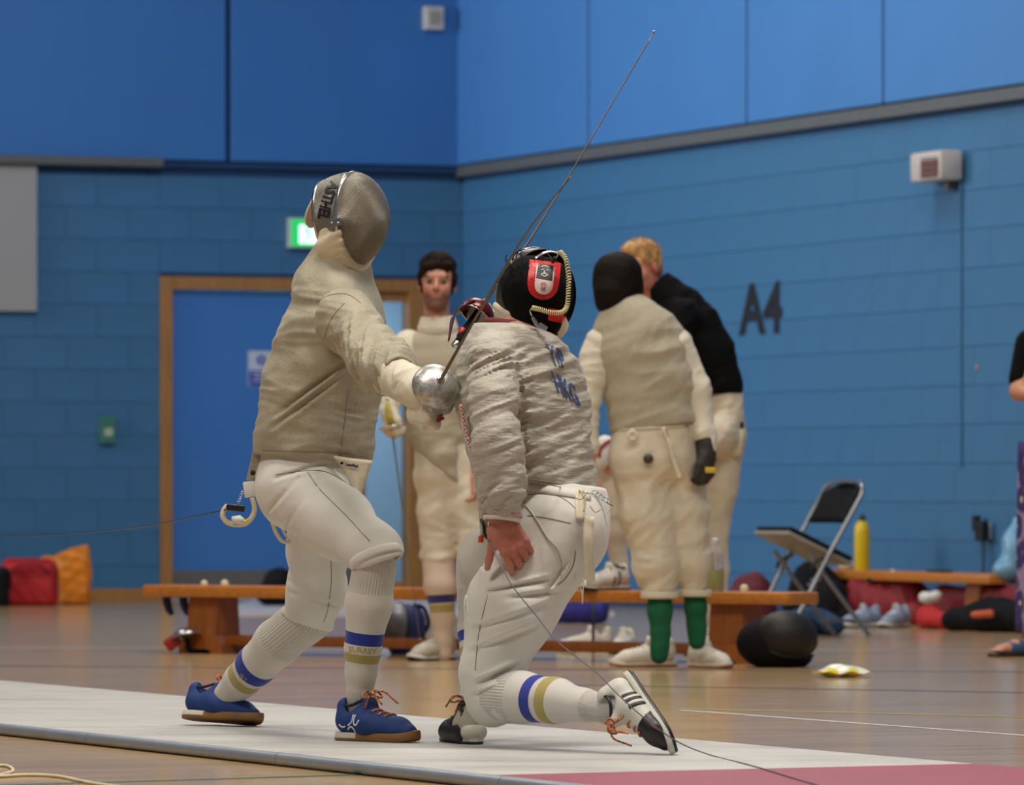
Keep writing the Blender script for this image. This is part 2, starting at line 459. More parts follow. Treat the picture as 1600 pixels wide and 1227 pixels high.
M_trim = simple('grey_trim', srgb(92, 96, 98), .5, var=.08)
M_wood = simple('light_wood', srgb(166, 118, 62), .4, var=.2, nscale=3, stretch=(12, 12, 1))
M_beech = simple('bench_wood', srgb(190, 118, 42), .35, var=.22, nscale=4, stretch=(1, 14, 14))
M_beech_dark = simple('bench_leg_wood', srgb(150, 84, 30), .4, var=.22, nscale=5, stretch=(10, 10, 1))

def struct(o): o['kind'] = 'structure'; return o
# --- floor
ft = NT('sports_floor')
mp = ft.node('ShaderNodeMapping'); mp.inputs['Rotation'].default_value = (0, 0, -TA); ft.link(ft.co(), mp.inputs[0])
br = ft.node('ShaderNodeTexBrick'); ft.link(mp.outputs[0], br.inputs['Vector'])
br.inputs['Scale'].default_value = 1.0; br.inputs['Brick Width'].default_value = 2.2; br.inputs['Row Height'].default_value = .11
br.inputs['Mortar Size'].default_value = .0025; br.inputs['Color1'].default_value = srgb(192, 160, 114); br.inputs['Color2'].default_value = srgb(160, 130, 92); br.inputs['Mortar'].default_value = srgb(120, 92, 60)
br.offset = .37; br.inputs['Bias'].default_value = -.1
grain = ft.noise(3, 6, .6, stretch=(.8, 14, 1), vec=mp.outputs[0])
col = ft.mix(.55, br.outputs['Color'], ft.ramp(grain, [(.3, srgb(136, 108, 76)), (.5, srgb(178, 148, 106)), (.75, srgb(204, 176, 132))]))
ft.color(col)
ft.link(ft.math('MULTIPLY_ADD', ft.noise(2.5, 4, .5, stretch=(1, 5, 1), vec=mp.outputs[0]), .12, .10), ft.b.inputs['Roughness'])
ft.b.inputs['Specular IOR Level'].default_value = .5
ft.bump(ft.noise(5, 3, .5, stretch=(.6, 5, 1), vec=mp.outputs[0]), .12, .004)
fl = MB(); fl.add([(-16, 4, 0), (16, 4, 0), (16, 46, 0), (-16, 46, 0)], [(0, 1, 2, 3)])
floor = struct(fl.build('floor', ft.m))
# painted court lines (flat tape on the floor)
def fline(pa, pb, wd, c, nm):
    a = G(*pa); b = G(*pb); d = unit(b - a); n = np.cross((0, 0, 1), d) * wd / 2; z = V((0, 0, .0012))
    m = MB(); m.add([a - n, b - n, b + n, a + n], [(0, 1, 2, 3)]); m.add([a - n + z, b - n + z, b + n + z, a + n + z], [(0, 1, 2, 3)])
    m.v = m.v[4:]; m.f = m.f[:1]; m.m = m.m[:1]
    return m.build(nm, c, floor)
M_lw = simple('line_white', srgb(205, 205, 200), .5); M_lg = simple('line_green', srgb(52, 92, 66), .5); M_ly = simple('line_yellow', srgb(176, 160, 70), .5)
M_lb = simple('line_dark', srgb(70, 66, 72), .5)
for pa, pb, wd, c in (((-200, 1233), (700, 1207), .045, M_lg), ((1060, 1110), (1900, 1172), .03, M_lw), ((860, 1070), (1900, 1088), .05, M_lb),
                      ((1060, 1108), (1900, 1128), .04, M_ly), ((-300, 1040), (1900, 1052), .05, M_lb), ((-300, 1012), (1900, 1018), .05, M_lw)):
    fline(pa, pb, wd, c, 'court_line')

# --- blockwork walls: core slab + painted blocks, each a piece of its own
def on_wall(side, s, z, off=0.0):
    return C0 + (LD if side == 'l' else RD) * s + (LN if side == 'l' else RN) * off + V((0, 0, z))
def wall_R(side):
    d = LD if side == 'l' else RD; n = LN if side == 'l' else RN
    return np.stack([d, n, V((0, 0, 1))], 1) if side == 'l' else np.stack([d, n, V((0, 0, 1))], 1)
def slab(m, side, s0, s1, z0, z1, o0, o1, bev=0.0):
    c = on_wall(side, (s0 + s1) / 2, (z0 + z1) / 2, (o0 + o1) / 2)
    return m.box(c, (abs(s1 - s0) / 2, abs(o1 - o0) / 2, abs(z1 - z0) / 2), wall_R(side), bev)
def px_s(side, px):
    """distance along the wall where the column px meets it"""
    d = LD if side == 'l' else RD; k = (px - 800) / FPX
    return (k * C0[1] - C0[0]) / (d[0] - k * d[1])
DX0, DX1 = px_s('l', 250), px_s('l', 664)      # door frame outer edges
DZ = 2.245
sA, sB = DX1, DX0                              # sA < sB (distance from the corner)
m = MB()
slab(m, 'l', -.3, sA, 0, ZT, -.25, -.012); slab(m, 'l', sB, 16, 0, ZT, -.25, -.012); slab(m, 'l', sA, sB, DZ, ZT, -.25, -.012)
slab(m, 'l', -.3, 16, ZT, 8.4, -.25, -.02)
wl = struct(m.build('wall_left', M_core))
m = MB(); slab(m, 'r', 0, 30, 0, 8.4, -.25, -.012)
wr = struct(m.build('wall_right', M_core))
BL, BH, JT = .45, .225, .002
def block_mesh(length, name):
    q = MB(); q.box((0, 0, 0), (length / 2 - .001, .012, BH / 2 - JT / 2), None, .0022)
    me = bpy.data.meshes.new(name); me.from_pydata(q.v, [], q.f); me.materials.append(M_paintL); me.update(); return me
full_me = block_mesh(BL, 'block')
def add_block(parent, side, s0, s1, z, me=None):
    if me is None: me = block_mesh(s1 - s0, 'block')
    o = bpy.data.objects.new('block', me); COL.objects.link(o); o.parent = parent
    c = on_wall(side, (s0 + s1) / 2, z + BH / 2, -.0115 + RNG.uniform(-.0008, .0008)); o.location = tuple(c)
    R = wall_R(side); o.rotation_euler = Matrix([list(r) for r in (R if np.linalg.det(R) > 0 else R * V((1, -1, 1)))]).to_euler()
def course(parent, side, s0, s1, z, shift):
    s = s0
    nxt = s0 + (BL * .5 if shift else BL)
    while s < s1 - .03:
        e = min(nxt, s1)
        if s1 - e < .06: e = s1
        add_block(parent, side, s, e, z, full_me if abs(e - s - BL) < 1e-6 else None)
        s = e; nxt = e + BL
rows = int(math.ceil((ZT - .06) / BH))
endR = px_s('r', 1600) + .3; endL = px_s('l', 0) + .3
for r in range(rows):
    z = .02 + r * BH
    if z + BH > ZT: break
    if z < DZ:
        course(wl, 'l', 0, sA, z, r % 2); course(wl, 'l', sB, endL, z, r % 2)
    else: course(wl, 'l', 0, endL, z, r % 2)
    course(wr, 'r', 0, endR, z, r % 2)
# painted continuation beyond the frame, as one sheet per wall
m = MB(); slab(m, 'l', endL, 16, 0, ZT, -.012, 0); m.build('painted_face', M_paintL, wl)
m = MB(); slab(m, 'r', endR, 30, 0, ZT, -.012, 0); m.build('painted_face', M_paintL, wr)
# upper panels
edgesL = [0.03] + [px_s('l', 353)]; stepL = edgesL[1] - edgesL[0]; stepL = max(stepL, 1.5)
while edgesL[-1] < 10: edgesL.append(edgesL[-1] + stepL)
for a, b in zip(edgesL[:-1], edgesL[1:]):
    m = MB(); slab(m, 'l', a + .02, b - .02, ZT + .02, 6.2, -.03, .055, .006); m.build('wall_panel', M_panel, wl)
er = [.03] + [px_s('r', x) for x in (930, 1178, 1392)]
while er[-1] < 20: er.append(er[-1] + (er[3] - er[2]))
for a, b in zip(er[:-1], er[1:]):
    m = MB(); slab(m, 'r', a + .02, b - .02, ZT + .03, 6.2, -.03, .055, .006); m.build('wall_panel', M_panel2, wr)
m = MB(); slab(m, 'l', .04, 12, 6.22, 8.4, -.03, .055); m.build('upper_panel', M_panel, wl)
m = MB(); slab(m, 'r', .04, 28, 6.22, 8.4, -.03, .055); m.build('upper_panel', M_panel2, wr)
# ledges under the panels
m = MB(); slab(m, 'r', 0, 28, ZT - .055, ZT + .02, -.01, .05, .004); struct(m.build('trim_1', M_trim))
m = MB(); slab(m, 'l', 0, 14, ZT - .03, ZT + .012, -.01, .03, .004); struct(m.build('trim_2', M_core))
s250 = px_s('l', 250)
m = MB(); slab(m, 'l', s250, 9, ZT - .035, ZT + .03, .02, .10, .012)
tag(m.build('screen_housing', M_trim), 'long grey roller housing fixed under the upper panels above the pale board', 'roller housing')
m = MB(); slab(m, 'l', px_s('l', 55), px_s('l', -160), ZT - 1.04, ZT - .04, .02, .05, .004)
tag(m.build('notice_board', simple('board_white', srgb(158, 158, 158), .6, var=.04, nscale=1)), 'large blank pale grey board on the end wall at the left edge', 'board')
# skirting
m = MB(); slab(m, 'l', sB, 14, 0, .085, 0, .02, .003); struct(m.build('baseboard_left', M_wood))
m = MB(); slab(m, 'l', 0.02, sA, 0, .085, 0, .02, .003); struct(m.build('baseboard_left', M_wood))
m = MB(); slab(m, 'r', 0.02, 28, 0, .085, 0, .02, .003); struct(m.build('baseboard_right', M_core))
# --- ceiling and the unseen walls, so that the hall is closed
m = MB(); m.box((0, 25, 8.6), (24, 24, .1)); struct(m.build('ceiling', simple('ceiling_paint', srgb(200, 200, 196), .8, var=.03)))

# --- door with glazed side panel
dr = root('door_1', on_wall('l', (sA + sB) / 2, 0, 0), 'blue door in a wooden frame with a narrow glazed side panel', None); dr['kind'] = 'structure'
fw = .085
m = MB(); slab(m, 'l', sB - fw, sB, 0, DZ, -.12, .03, .004); slab(m, 'l', sA, sA + .13, 0, DZ - fw, -.12, .03, .004); slab(m, 'l', sA, sB - fw, DZ - fw, DZ, -.12, .03, .004)
m.build('door_frame', M_wood, dr)
sm = px_s('l', 560)
M_doorb = simple('door_blue', srgb(62, 122, 196), .45, var=.03, nscale=2)
m = MB(); slab(m, 'l', sm, sB - fw - .004, .115, DZ - fw - .004, -.07, -.03, .003); m.build('door_leaf', M_doorb, dr)
m = MB(); slab(m, 'l', sm, sB - fw - .004, .012, .21, -.072, -.026, .002); m.build('kick_plate', simple('kick_grey', srgb(108, 106, 104), .4), dr)
m = MB(); slab(m, 'l', sm - .05, sm, 0, DZ - fw, -.1, .01, .003); m.build('mullion', M_wood, dr)
gm = NT('door_glass'); gm.color(srgb(225, 238, 240)); gm.setp(Roughness=.06, Transmission_Weight=1.0, IOR=1.2)
m = MB(); slab(m, 'l', sA + .13, sm - .05, .03, DZ - fw, -.06, -.052); m.build('pane', gm.m, dr)
m = MB(); slab(m, 'l', sA + .13, sm - .05, DZ - fw - .07, DZ - fw, -.08, -.02, .003); slab(m, 'l', sA + .13, sm - .05, 0, .12, -.08, -.02, .003); m.build('glazing_bar', M_wood, dr)
# corridor behind the glass
m = MB()
slab(m, 'l', sA - 1.2, sB, 0, 2.6, -2.4, -2.3); slab(m, 'l', sA - 1.3, sA - 1.2, 0, 2.6, -2.4, -.25); slab(m, 'l', sB, sB + .1, 0, 2.6, -2.4, -.25)
slab(m, 'l', sA - 1.3, sB + .1, 2.6, 2.7, -2.4, -.25); slab(m, 'l', sA - 1.3, sB + .1, -.06, -.001, -2.4, -.0)
struct(m.build('wall_corridor', simple('corridor_blue', srgb(150, 184, 214), .6, var=.03)))
cl_ = on_wall('l', (sA + sm) / 2, 2.5, -1.3); area('corridor_lamp', tuple(cl_), 1.2, .6, 52, (1, .96, .92))
m = MB(); slab(m, 'l', px_s('l', 612), px_s('l', 560), 0, 2.3, -2.3, -2.24); struct(m.build('trim_3', simple('corridor_green', srgb(176, 196, 170), .6, var=.03)))
# sign on the door
m = MB(); slab(m, 'l', px_s('l', 430), px_s('l', 390), 1.49, 1.735, -.03, -.024)
sg = tag(m.build('door_sign', simple('sign_white', srgb(200, 206, 226), .4, var=.02)), 'small blue and white notice fixed on the blue door', 'sign')
M_signb = simple('sign_blue', srgb(32, 62, 168), .4, var=.02)
m = MB(); slab(m, 'l', px_s('l', 429), px_s('l', 391), 1.495, 1.60, -.024, -.022)
c = on_wall('l', px_s('l', 410), 1.672, -.0235); m.lathe([(.034, 0), (.034, .0025)], c, np.stack([LD, V((0, 0, 1)), LN], 1), 20)
m.build('printed_field', M_signb, sg)
m = MB(); m.lathe([(.012, 0), (.012, .0035)], c, np.stack([LD, V((0, 0, 1)), LN], 1), 14)
m.build('printed_dot', simple('sign_print0', srgb(225, 230, 240), .4), sg)
for i, (a, b) in enumerate(((395, 424), (398, 421), (395, 418))):
    m = MB(); slab(m, 'l', px_s('l', b), px_s('l', a), 1.575 - i * .026, 1.583 - i * .026, -.022, -.0212); m.build('printed_line', simple('sign_print', srgb(225, 230, 240), .4), sg)

def wbox(name, label, cat, side, x0, x1, z0, z1, dep, mat, bev=.004):
    a, b = px_s(side, x0), px_s(side, x1); m = MB(); slab(m, side, a, b, z0, z1, 0, dep, bev)
    return tag(m.build(name, mat), label, cat)
def zat(side, px, py):
    s = px_s(side, px); Y = (C0 + (LD if side == 'l' else RD) * s)[1]; return CAMH - (py - HZ) / FPX * Y
# exit sign (lit)
em = NT('exit_green'); em.color(srgb(20, 150, 80)); em.setp(Emission_Color=srgb(20, 190, 90), Emission_Strength=1.1)
ew = NT('exit_white'); ew.color(srgb(230, 255, 240)); ew.setp(Emission_Color=srgb(214, 255, 235), Emission_Strength=1.6)
z0, z1 = zat('l', 460, 388), zat('l', 460, 341)
ex = wbox('exit_sign', 'green lit emergency exit sign high on the end wall behind the masked fencer', 'exit sign', 'l', 448, 506, z0, z1, .07, simple('sign_case', srgb(190, 200, 196), .4))
m = MB(); slab(m, 'l', px_s('l', 504), px_s('l', 450), z0 + .012, z1 - .012, .07, .074); m.build('lit_panel', em.m, ex)
m = MB(); a_, b_ = px_s('l', 502), px_s('l', 462); slab(m, 'l', a_, b_, z0 + .03, z1 - .05, .074, .076)
m.build('lit_field', ew.m, ex)
m = MB(); cx = px_s('l', 474); zc = (z0 + z1) / 2 - .01     # running figure
m.lathe([(.011, 0), (.011, .003)], on_wall('l', cx, zc + .055, .0755), np.stack([LD, V((0, 0, 1)), LN], 1), 12)
for (ax_, az, bx, bz) in ((0, .04, .012, -.01), (.012, -.01, -.02, -.03), (-.02, -.03, -.02, -.06), (.012, -.01, .04, -.045), (0, .035, -.03, .02), (0, .035, .03, .01)):
    m.tube([on_wall('l', cx - ax_, zc + az, .077), on_wall('l', cx - bx, zc + bz, .077)], .006, 6)
m.build('running_figure', em.m, ex)
# green call point
z0, z1 = zat('l', 166, 693), zat('l', 166, 650)
cp = wbox('call_point', 'small green door release box on the end wall left of the door', 'call point', 'l', 154, 178, z0, z1, .05, simple('call_green', srgb(60, 120, 106), .45))
m = MB(); slab(m, 'l', px_s('l', 173), px_s('l', 160), z0 + .05, z0 + .105, .05, .055, .002); m.build('press_panel', simple('call_white', srgb(176, 190, 170), .4), cp)
# white sounder box on the upper panel
z0, z1 = zat('l', 670, 48), zat('l', 670, 12)
ub = wbox('sounder_box', 'small off white box high on the end wall upper panel near the corner', 'alarm box', 'l', 656, 684, z0, z1, .12, simple('box_offwhite', srgb(206, 200, 190), .5))
m = MB()
for i in range(4):
    s = px_s('l', 664 + i * 4.5); slab(m, 'l', s - .006, s + .006, z0 + .03, z1 - .03, .12, .126)
m.build('grille', simple('box_grey', srgb(150, 148, 144), .5), ub)
# passive sensor / heater lamp on right wall
z0, z1 = zat('r', 1486, 284), zat('r', 1486, 238)
a, b = px_s('r', 1462), px_s('r', 1510)
hs = root('wall_lamp', on_wall('r', (a + b) / 2, (z0 + z1) / 2, 0), 'white boxed lamp with a brown grille high on the side wall', 'wall lamp')
m = MB(); slab(m, 'r', a, b, z0, z1, .02, .17, .02); m.build('housing', simple('lamp_white', srgb(196, 190, 186), .45), hs, auto=40)
m = MB(); slab(m, 'r', (a + b) / 2 - .04, b - .02, z0 + .02, z1 - .05, .168, .178, .003); m.build('grille', simple('lamp_brown', srgb(96, 52, 44), .5), hs)
m = MB()
for i in range(4):
    zz = z0 + .04 + i * .03; slab(m, 'r', (a + b) / 2 - .04, b - .02, zz, zz + .006, .178, .184)
m.build('grille_bar', simple('lamp_bar', srgb(150, 120, 110), .5), hs)
m = MB(); slab(m, 'r', (a + b) / 2 + .02, (a + b) / 2 + .08, z0 - .05, z0 + .02, 0, .06, .006); m.build('bracket', M_trim, hs)
m = MB(); slab(m, 'r', b - .06, b - .045, .9, z0 + .01, 0, .014, .002)
tag(m.build('conduit', M_paintL), 'blue painted conduit running down the side wall below the boxed lamp', 'conduit')
# lettering A4
z4 = zat('r', 1190, 484)
tm = text_mesh('A4', .34, .010, 3); sc = px_s('r', 1190)
tag(decal('wall_lettering', tm, on_wall('r', sc, z4 - .01, .004), RD * 1.6, V((0, 0, 1.27)), simple('black_paint', srgb(12, 16, 22), .6), None, None, thick=.003), 'large black letters A4 on the blue side wall', 'lettering')
m = MB(); m.lathe([(.018, 0), (.016, .008), (0.002, .011)], on_wall('r', px_s('r', 1527), zat('r', 1527, 575), 0), np.stack([RD, V((0, 0, 1)), RN], 1), 12)
tag(m.build('wall_button', simple('button_pink', srgb(150, 120, 130), .5)), 'tiny round pinkish disc on the side wall right of the letters', 'wall disc')

# --- pistes
pm = NT('piste_metal_cloth')
pcol = pm.ramp(pm.noise(1.6, 6, .6, stretch=(1, 2.2, 1)), [(.3, srgb(158, 155, 150)), (.5, srgb(178, 175, 170)), (.7, srgb(188, 185, 180))])
sc_ = pm.noise(2.2, 6, .7, stretch=(1.2, 7, 1)); pcol = pm.mix(pm.ramp(sc_, [(.58, (0, 0, 0, 1)), (.68, (1, 1, 1, 1))]), pcol, srgb(146, 143, 139))
pm.color(pcol); pm.setp(Roughness=.62, Metallic=.0); pm.b.inputs['Specular IOR Level'].default_value = .25
pm.bump(pm.noise(400, 2), .2, .001)
PD = unit(V((1.44, -3.02, 0))); PN = unit(np.cross((0, 0, 1), PD))      # along the piste, across it (towards far side)
if PN[0] < 0: PN = -PN
PH = .025
n0 = G(0, 1149); n0[2] = 0; f0 = G(700, 1122, PH)
PW = float(np.dot(G(1600, 1200, PH) - n0, PN))
t0 = float(np.dot(G(0, 1138, PH) - n0, PD)); t1 = float(np.dot(G(1200, 1201, PH) - n0, PD))
pr = root('piste', n0 + PD * t0, 'long pale grey metallic fencing piste under the two duelling fencers', 'piste')
M_red = simple('piste_red', srgb(140, 58, 74), .6, var=.08, nscale=3)
def pslab(mm, ta, tb, wa, wb, za, zb, bev=0):
    c = n0 + PD * (ta + tb) / 2 + PN * (wa + wb) / 2 + V((0, 0, (za + zb) / 2)); R = np.stack([PD, PN, V((0, 0, 1))], 1)
    return mm.box(c, ((tb - ta) / 2, (wb - wa) / 2, (zb - za) / 2), R, bev)
ts = [t0 - 8, t0 - 4, t0, t1]
for a, b in zip(ts[:-1], ts[1:]):
    m = MB(); pslab(m, a + .003, b - .003, .02, PW, .002, PH, .003); m.build('piste_panel', pm.m, pr)
m = MB(); pslab(m, t1, t1 + 5, .02, PW, .002, PH, .003); r_ = m.build('warning_zone', M_red, pr)
m = MB(); pslab(m, t0 - 8, t1 + 5, .0, PW - .02, .0, PH - .006); m.build('piste_base', simple('piste_base', srgb(60, 62, 66), .7), pr)
M_edge = simple('piste_edge', srgb(150, 158, 170), .35, metal=.4, var=.06)
tt = t0 - 8
while tt < t1 + 5:
    m = MB(); a = n0 + PD * (tt + .002) + V((0, 0, .019)); b = n0 + PD * min(tt + 1.45, t1 + 5) + V((0, 0, .019))
    m.tube([a, b], .0185, 12); m.build('edge_bar', M_edge, pr, auto=50); tt += 1.452
# flat pale strip further back, seen under the bench
m = MB(); q = [G(330, 962), G(960, 962), G(900, 941), G(395, 941)]
q = [V((p[0], p[1], 0)) for p in q]; m.add(q + [p + V((0, 0, .02)) for p in q], [(0, 1, 2, 3), (4, 5, 6, 7), (0, 1, 5, 4), (1, 2, 6, 5), (2, 3, 7, 6), (3, 0, 4, 7)])
tag(m.build('piste', simple('strip_far', srgb(190, 188, 194), .45, var=.06, nscale=2)), 'flat pale grey strip lying on the floor behind the front bench', 'piste')

# ================================================================ THINGS AROUND THE HALL
M_black = simple('black_cloth', srgb(18, 18, 21), .85, var=.2, spec=.2)
M_blackp = simple('black_plastic', srgb(20, 20, 22), .4, var=.1)
M_steel = simple('steel_tube', srgb(150, 152, 156), .3, metal=.85, var=.05)
M_steel2 = simple('bright_steel', srgb(205, 205, 208), .22, metal=1, var=.05)
M_navy = simple('navy_cloth', srgb(28, 38, 92), .7, var=.2)
M_white = simple('white_plastic', srgb(215, 213, 206), .5, var=.05)
M_cream = simple('cream_rubber', srgb(214, 200, 168), .5, var=.05)
def bag(name, label, cat, prims, mat, seed=0, amp=.012, h=.012, parent=None):
    ops = [('u', .05, p) for p in prims] + [nz(amp, 16, seed), nz(amp * .4, 45, seed + 2), ('i', .01, half((0, 0, .001), (0, 0, -1)))]
    o = sdf(name, ops, h, mat, parent)
    return tag(o, label, cat) if label else o
def gp(px, Y, z=0.0):
    return V(((px - 800) / FPX * Y, Y, z))
def px_so(px, off):
    k = (px - 800) / FPX; q = C0 + RN * off
    return (k * q[1] - q[0]) / (RD[0] - k * RD[1])
# --- gym benches
def bench(a, b, z, label, legs, rail=None, depth=.26, hooks=0):
    a = V(a); b = V(b); d = unit(b - a); n = np.cross((0, 0, 1), d); L = np.linalg.norm(b - a); R = np.stack([d, n, V((0, 0, 1))], 1)
    r = root('bench', (a + b) / 2, label, 'bench', 'low wooden gym benches')
    m = MB(); m.box((a + b) / 2 + V((0, 0, z - .027)), (L / 2, depth / 2, .027), R, .008); m.build('seat', M_beech, r, auto=40)
    for t in legs:
        c = a + d * t; hh = z - .054
        m = MB()
        m.prism([(-depth * .36, .07), (-depth * .30, hh), (depth * .30, hh), (depth * .36, .07)], c - d * .085, n, V((0, 0, 1)), d * .17)
        o = m.build('leg', M_beech_dark, r)
        m = MB(); m.prism([(-.125, 0), (-.125, .045), (-.09, .085), (.09, .085), (.125, .045), (.125, 0), (.07, 0), (.05, .02), (-.05, .02), (-.07, 0)], c - n * depth * .42, d, V((0, 0, 1)), n * depth * .84)
        m.build('foot', M_beech_dark, o)
    if rail:
        m = MB(); m.box(a + d * (rail[0] + rail[1]) / 2 + V((0, 0, .062)), ((rail[1] - rail[0]) / 2, .04, .024), R, .006); m.build('rail', M_beech_dark, r, auto=40)
    for k in range(hooks):
        m = MB(); p = a + d * (.06 + .10 * k) - n * .02 + V((0, 0, z - .054)); m.tube([p, p + V((.004, 0, -.03)), p + V((.015, -.01, -.065)), p + V((.028, -.02, -.085))], [.02, .02, .018, .012], 8)
        m.build('hook', M_navy, r, auto=50)
    return r, d, n
bA, bB = gp(248, 27.3), gp(1256, 25.3)
Lb = float(np.linalg.norm(bB - bA))
bench(bA, bB, .318, 'long low wooden bench standing on the floor behind the two fencers', [.325, Lb - .35], (.35, Lb - .35), hooks=2)
cA = on_wall('r', px_so(1284, .42), 0, .42); cB = on_wall('r', px_so(1578, .42), 0, .42)
L2 = float(np.linalg.norm(cB - cA))
bench(cA, cB, .30, 'low wooden bench against the side wall with the yellow bottle on it', [.32, L2 - .3], (.32, L2 - .3))
def bench_pt(px, z=.318, back=0.0):
    k = (px - 800) / FPX; d = bB - bA; t = (k * bA[1] - bA[0]) / (d[0] - k * d[1]); p = bA + d * t; return V((p[0] + back * .06, p[1] + back, z))
# small things on the front bench
for px, lb, sz in ((319, 'left one of two small cream rubber caps lying on the bench end', .017), (351, 'right one of two small cream rubber caps lying on the bench end', .019)):
    m = MB(); p = bench_pt(px); m.lathe([(sz, 0), (sz * 1.05, sz * .5), (sz * .8, sz * 1.1), (sz * .35, sz * 1.4), (.002, sz * 1.45)], p, n=16)
    tag(m.build('rubber_cap', M_cream, auto=50), lb, 'rubber cap', 'cream rubber caps on the bench')
# drink bottle
bo = root('drink_bottle', bench_pt(1118), 'clear bottle half full of yellow green drink standing on the front bench', 'bottle')
gl = NT('clear_plastic'); gl.color(srgb(235, 235, 235)); gl.setp(Roughness=.08, Transmission_Weight=.85, IOR=1.2, Alpha=1)
p = bench_pt(1118, .318, -.02)
m = MB(); m.lathe([(.036, 0), (.038, .01), (.038, .16), (.03, .19), (.016, .205), (.016, .215)], p, n=24); m.build('bottle_body', gl.m, bo, auto=50)
m = MB(); m.lathe([(.0345, .004), (.0345, .095)], p, n=24); m.build('drink', simple('yellow_drink', srgb(172, 176, 24), .2, var=.05), bo, auto=50)
m = MB(); m.lathe([(.018, .21), (.018, .232), (.008, .236)], p, n=18); m.build('cap', M_white, bo, auto=50)
m = MB(); p = bench_pt(1163); m.lathe([(.018, 0), (.019, .02), (.012, .03), (.004, .032)], p, n=14)
tag(m.build('bottle_cap', M_cream, auto=50), 'small cream cap lying on the front bench right of the drink bottle', 'cap')
bag('folded_cloth', 'dark maroon bundle lying on the floor behind the right end of the front bench', 'bundle', [ell(gp(1183, 30.2, .16), (.10, .10, .17)), ell(gp(1160, 30.3, .15), (.08, .1, .16))], simple('maroon', srgb(92, 24, 40), .8), 3)
# --- folding chair
def chair():
    Y = 30.0; o = gp(1262, Y); fw_ = unit(V((-.90, -.43, 0))); R = frame(fw_, (0, 0, 1)); T = lambda x, y, z: o + R @ V((x, y, z))
    r = root('folding_chair', o, 'black padded steel folding chair with raised seat by the side wall', 'chair')
    m = MB(); w2 = .215
    top = [T(.235, w2, .012), T(.0, w2, .42), T(-.20, w2, .74)] ; 
    arc = [T(-.215, w2 - .01, .775), T(-.225, w2 - .05, .805), T(-.228, 0, .812), T(-.225, -w2 + .05, .805), T(-.215, -w2 + .01, .775)]
    m.tube(top + arc + [T(-.20, -w2, .74), T(0, -w2, .42), T(.235, -w2, .012)], .0125, 10); m.build('back_frame', M_steel, r, auto=50)
    for s in (-1, 1):
        m = MB(); m.tube([T(-.26, s * .185, .012), T(-.02, s * .185, .30), T(.10, s * .185, .45)], .0115, 10); m.build('leg', M_steel, r, auto=50)
    m = MB(); m.tube([T(-.20, -.185, .085), T(-.20, .185, .085)], .009, 8); m.tube([T(.185, -w2, .1), T(.185, w2, .1)], .009, 8); m.build('crossbar', M_steel, r, auto=50)
    th = math.radians(24); ax = R @ V((math.cos(th), 0, math.sin(th))); up = R @ V((-math.sin(th), 0, math.cos(th))); lf = R[:, 1]
    c = T(.03, 0, .465); Rs = np.stack([ax, lf, up], 1)
    m = MB(); m.box(c, (.205, .195, .011), Rs, .01); m.build('seat_pan', simple('pan_grey', srgb(150, 146, 138), .5), r, auto=40)
    m = MB(); m.box(c + up * .024, (.20, .19, .014), Rs, .012); m.build('seat_pad', M_black, r, auto=40)
    m = MB()
    def bk(u, v):
        y = (u - .5) * .385; z = .60 + v * (.195 - .05 * abs(2 * u - 1) ** 3); x = -.115 - (z - .60) * .56 - .03 * (1 - (2 * u - 1) ** 2)
        return T(x, y, z)
    m.grid(bk, 12, 6); o2 = m.build('backrest', M_black, r, smooth=True); solid(o2, .022)
    for s in (-1, 1):
        m = MB(); m.tube([T(-.02, s * .2, .43), T(.06, s * .2, .40), T(.08, s * .19, .36)], .01, 8); m.build('hinge', M_blackp, r, auto=50)
chair()
# --- yellow bottle on the rear bench
def rb(px, z=.30, off=.42): return on_wall('r', px_so(px, off), z, off)
yb = root('yellow_bottle', rb(1347), 'tall yellow drink bottle with a dark cap on the rear bench', 'bottle')
p = rb(1347); M_yel = simple('yellow_plastic', srgb(214, 182, 20), .35, var=.05)
m = MB(); m.lathe([(.042, 0), (.045, .012), (.046, .22), (.04, .26), (.024, .285)], p, n=28); m.build('bottle_body', M_yel, yb, auto=50)
m = MB(); m.lathe([(.022, .284), (.022, .305), (.012, .318), (.010, .325)], p, n=18); m.build('cap', M_blackp, yb, auto=50)
bag('light_blue_bag', 'pale blue plastic bag drooping over the right end of the rear bench', 'plastic bag', [ell(rb(1583, .42, .40), (.06, .1, .12)), ell(rb(1577, .33, .42), (.09, .1, .06)), seg(rb(1583, .5, .4), rb(1588, .60, .36), .04, .02)], simple('pale_blue_plastic', srgb(120, 170, 205), .3, var=.1), 5, .008)
m = MB(); c = rb(1468, .305); m.box(c, (.09, .04, .008), wall_R('r'), .004); tag(m.build('phone', M_blackp), 'flat dark phone lying on the rear bench', 'phone')
bag('cap_on_bench', 'small beige lump beside the yellow bottle on the rear bench', 'pouch', [ell(rb(1322, .325, .42), (.045, .03, .028))], M_cream, 2, .003, .006)
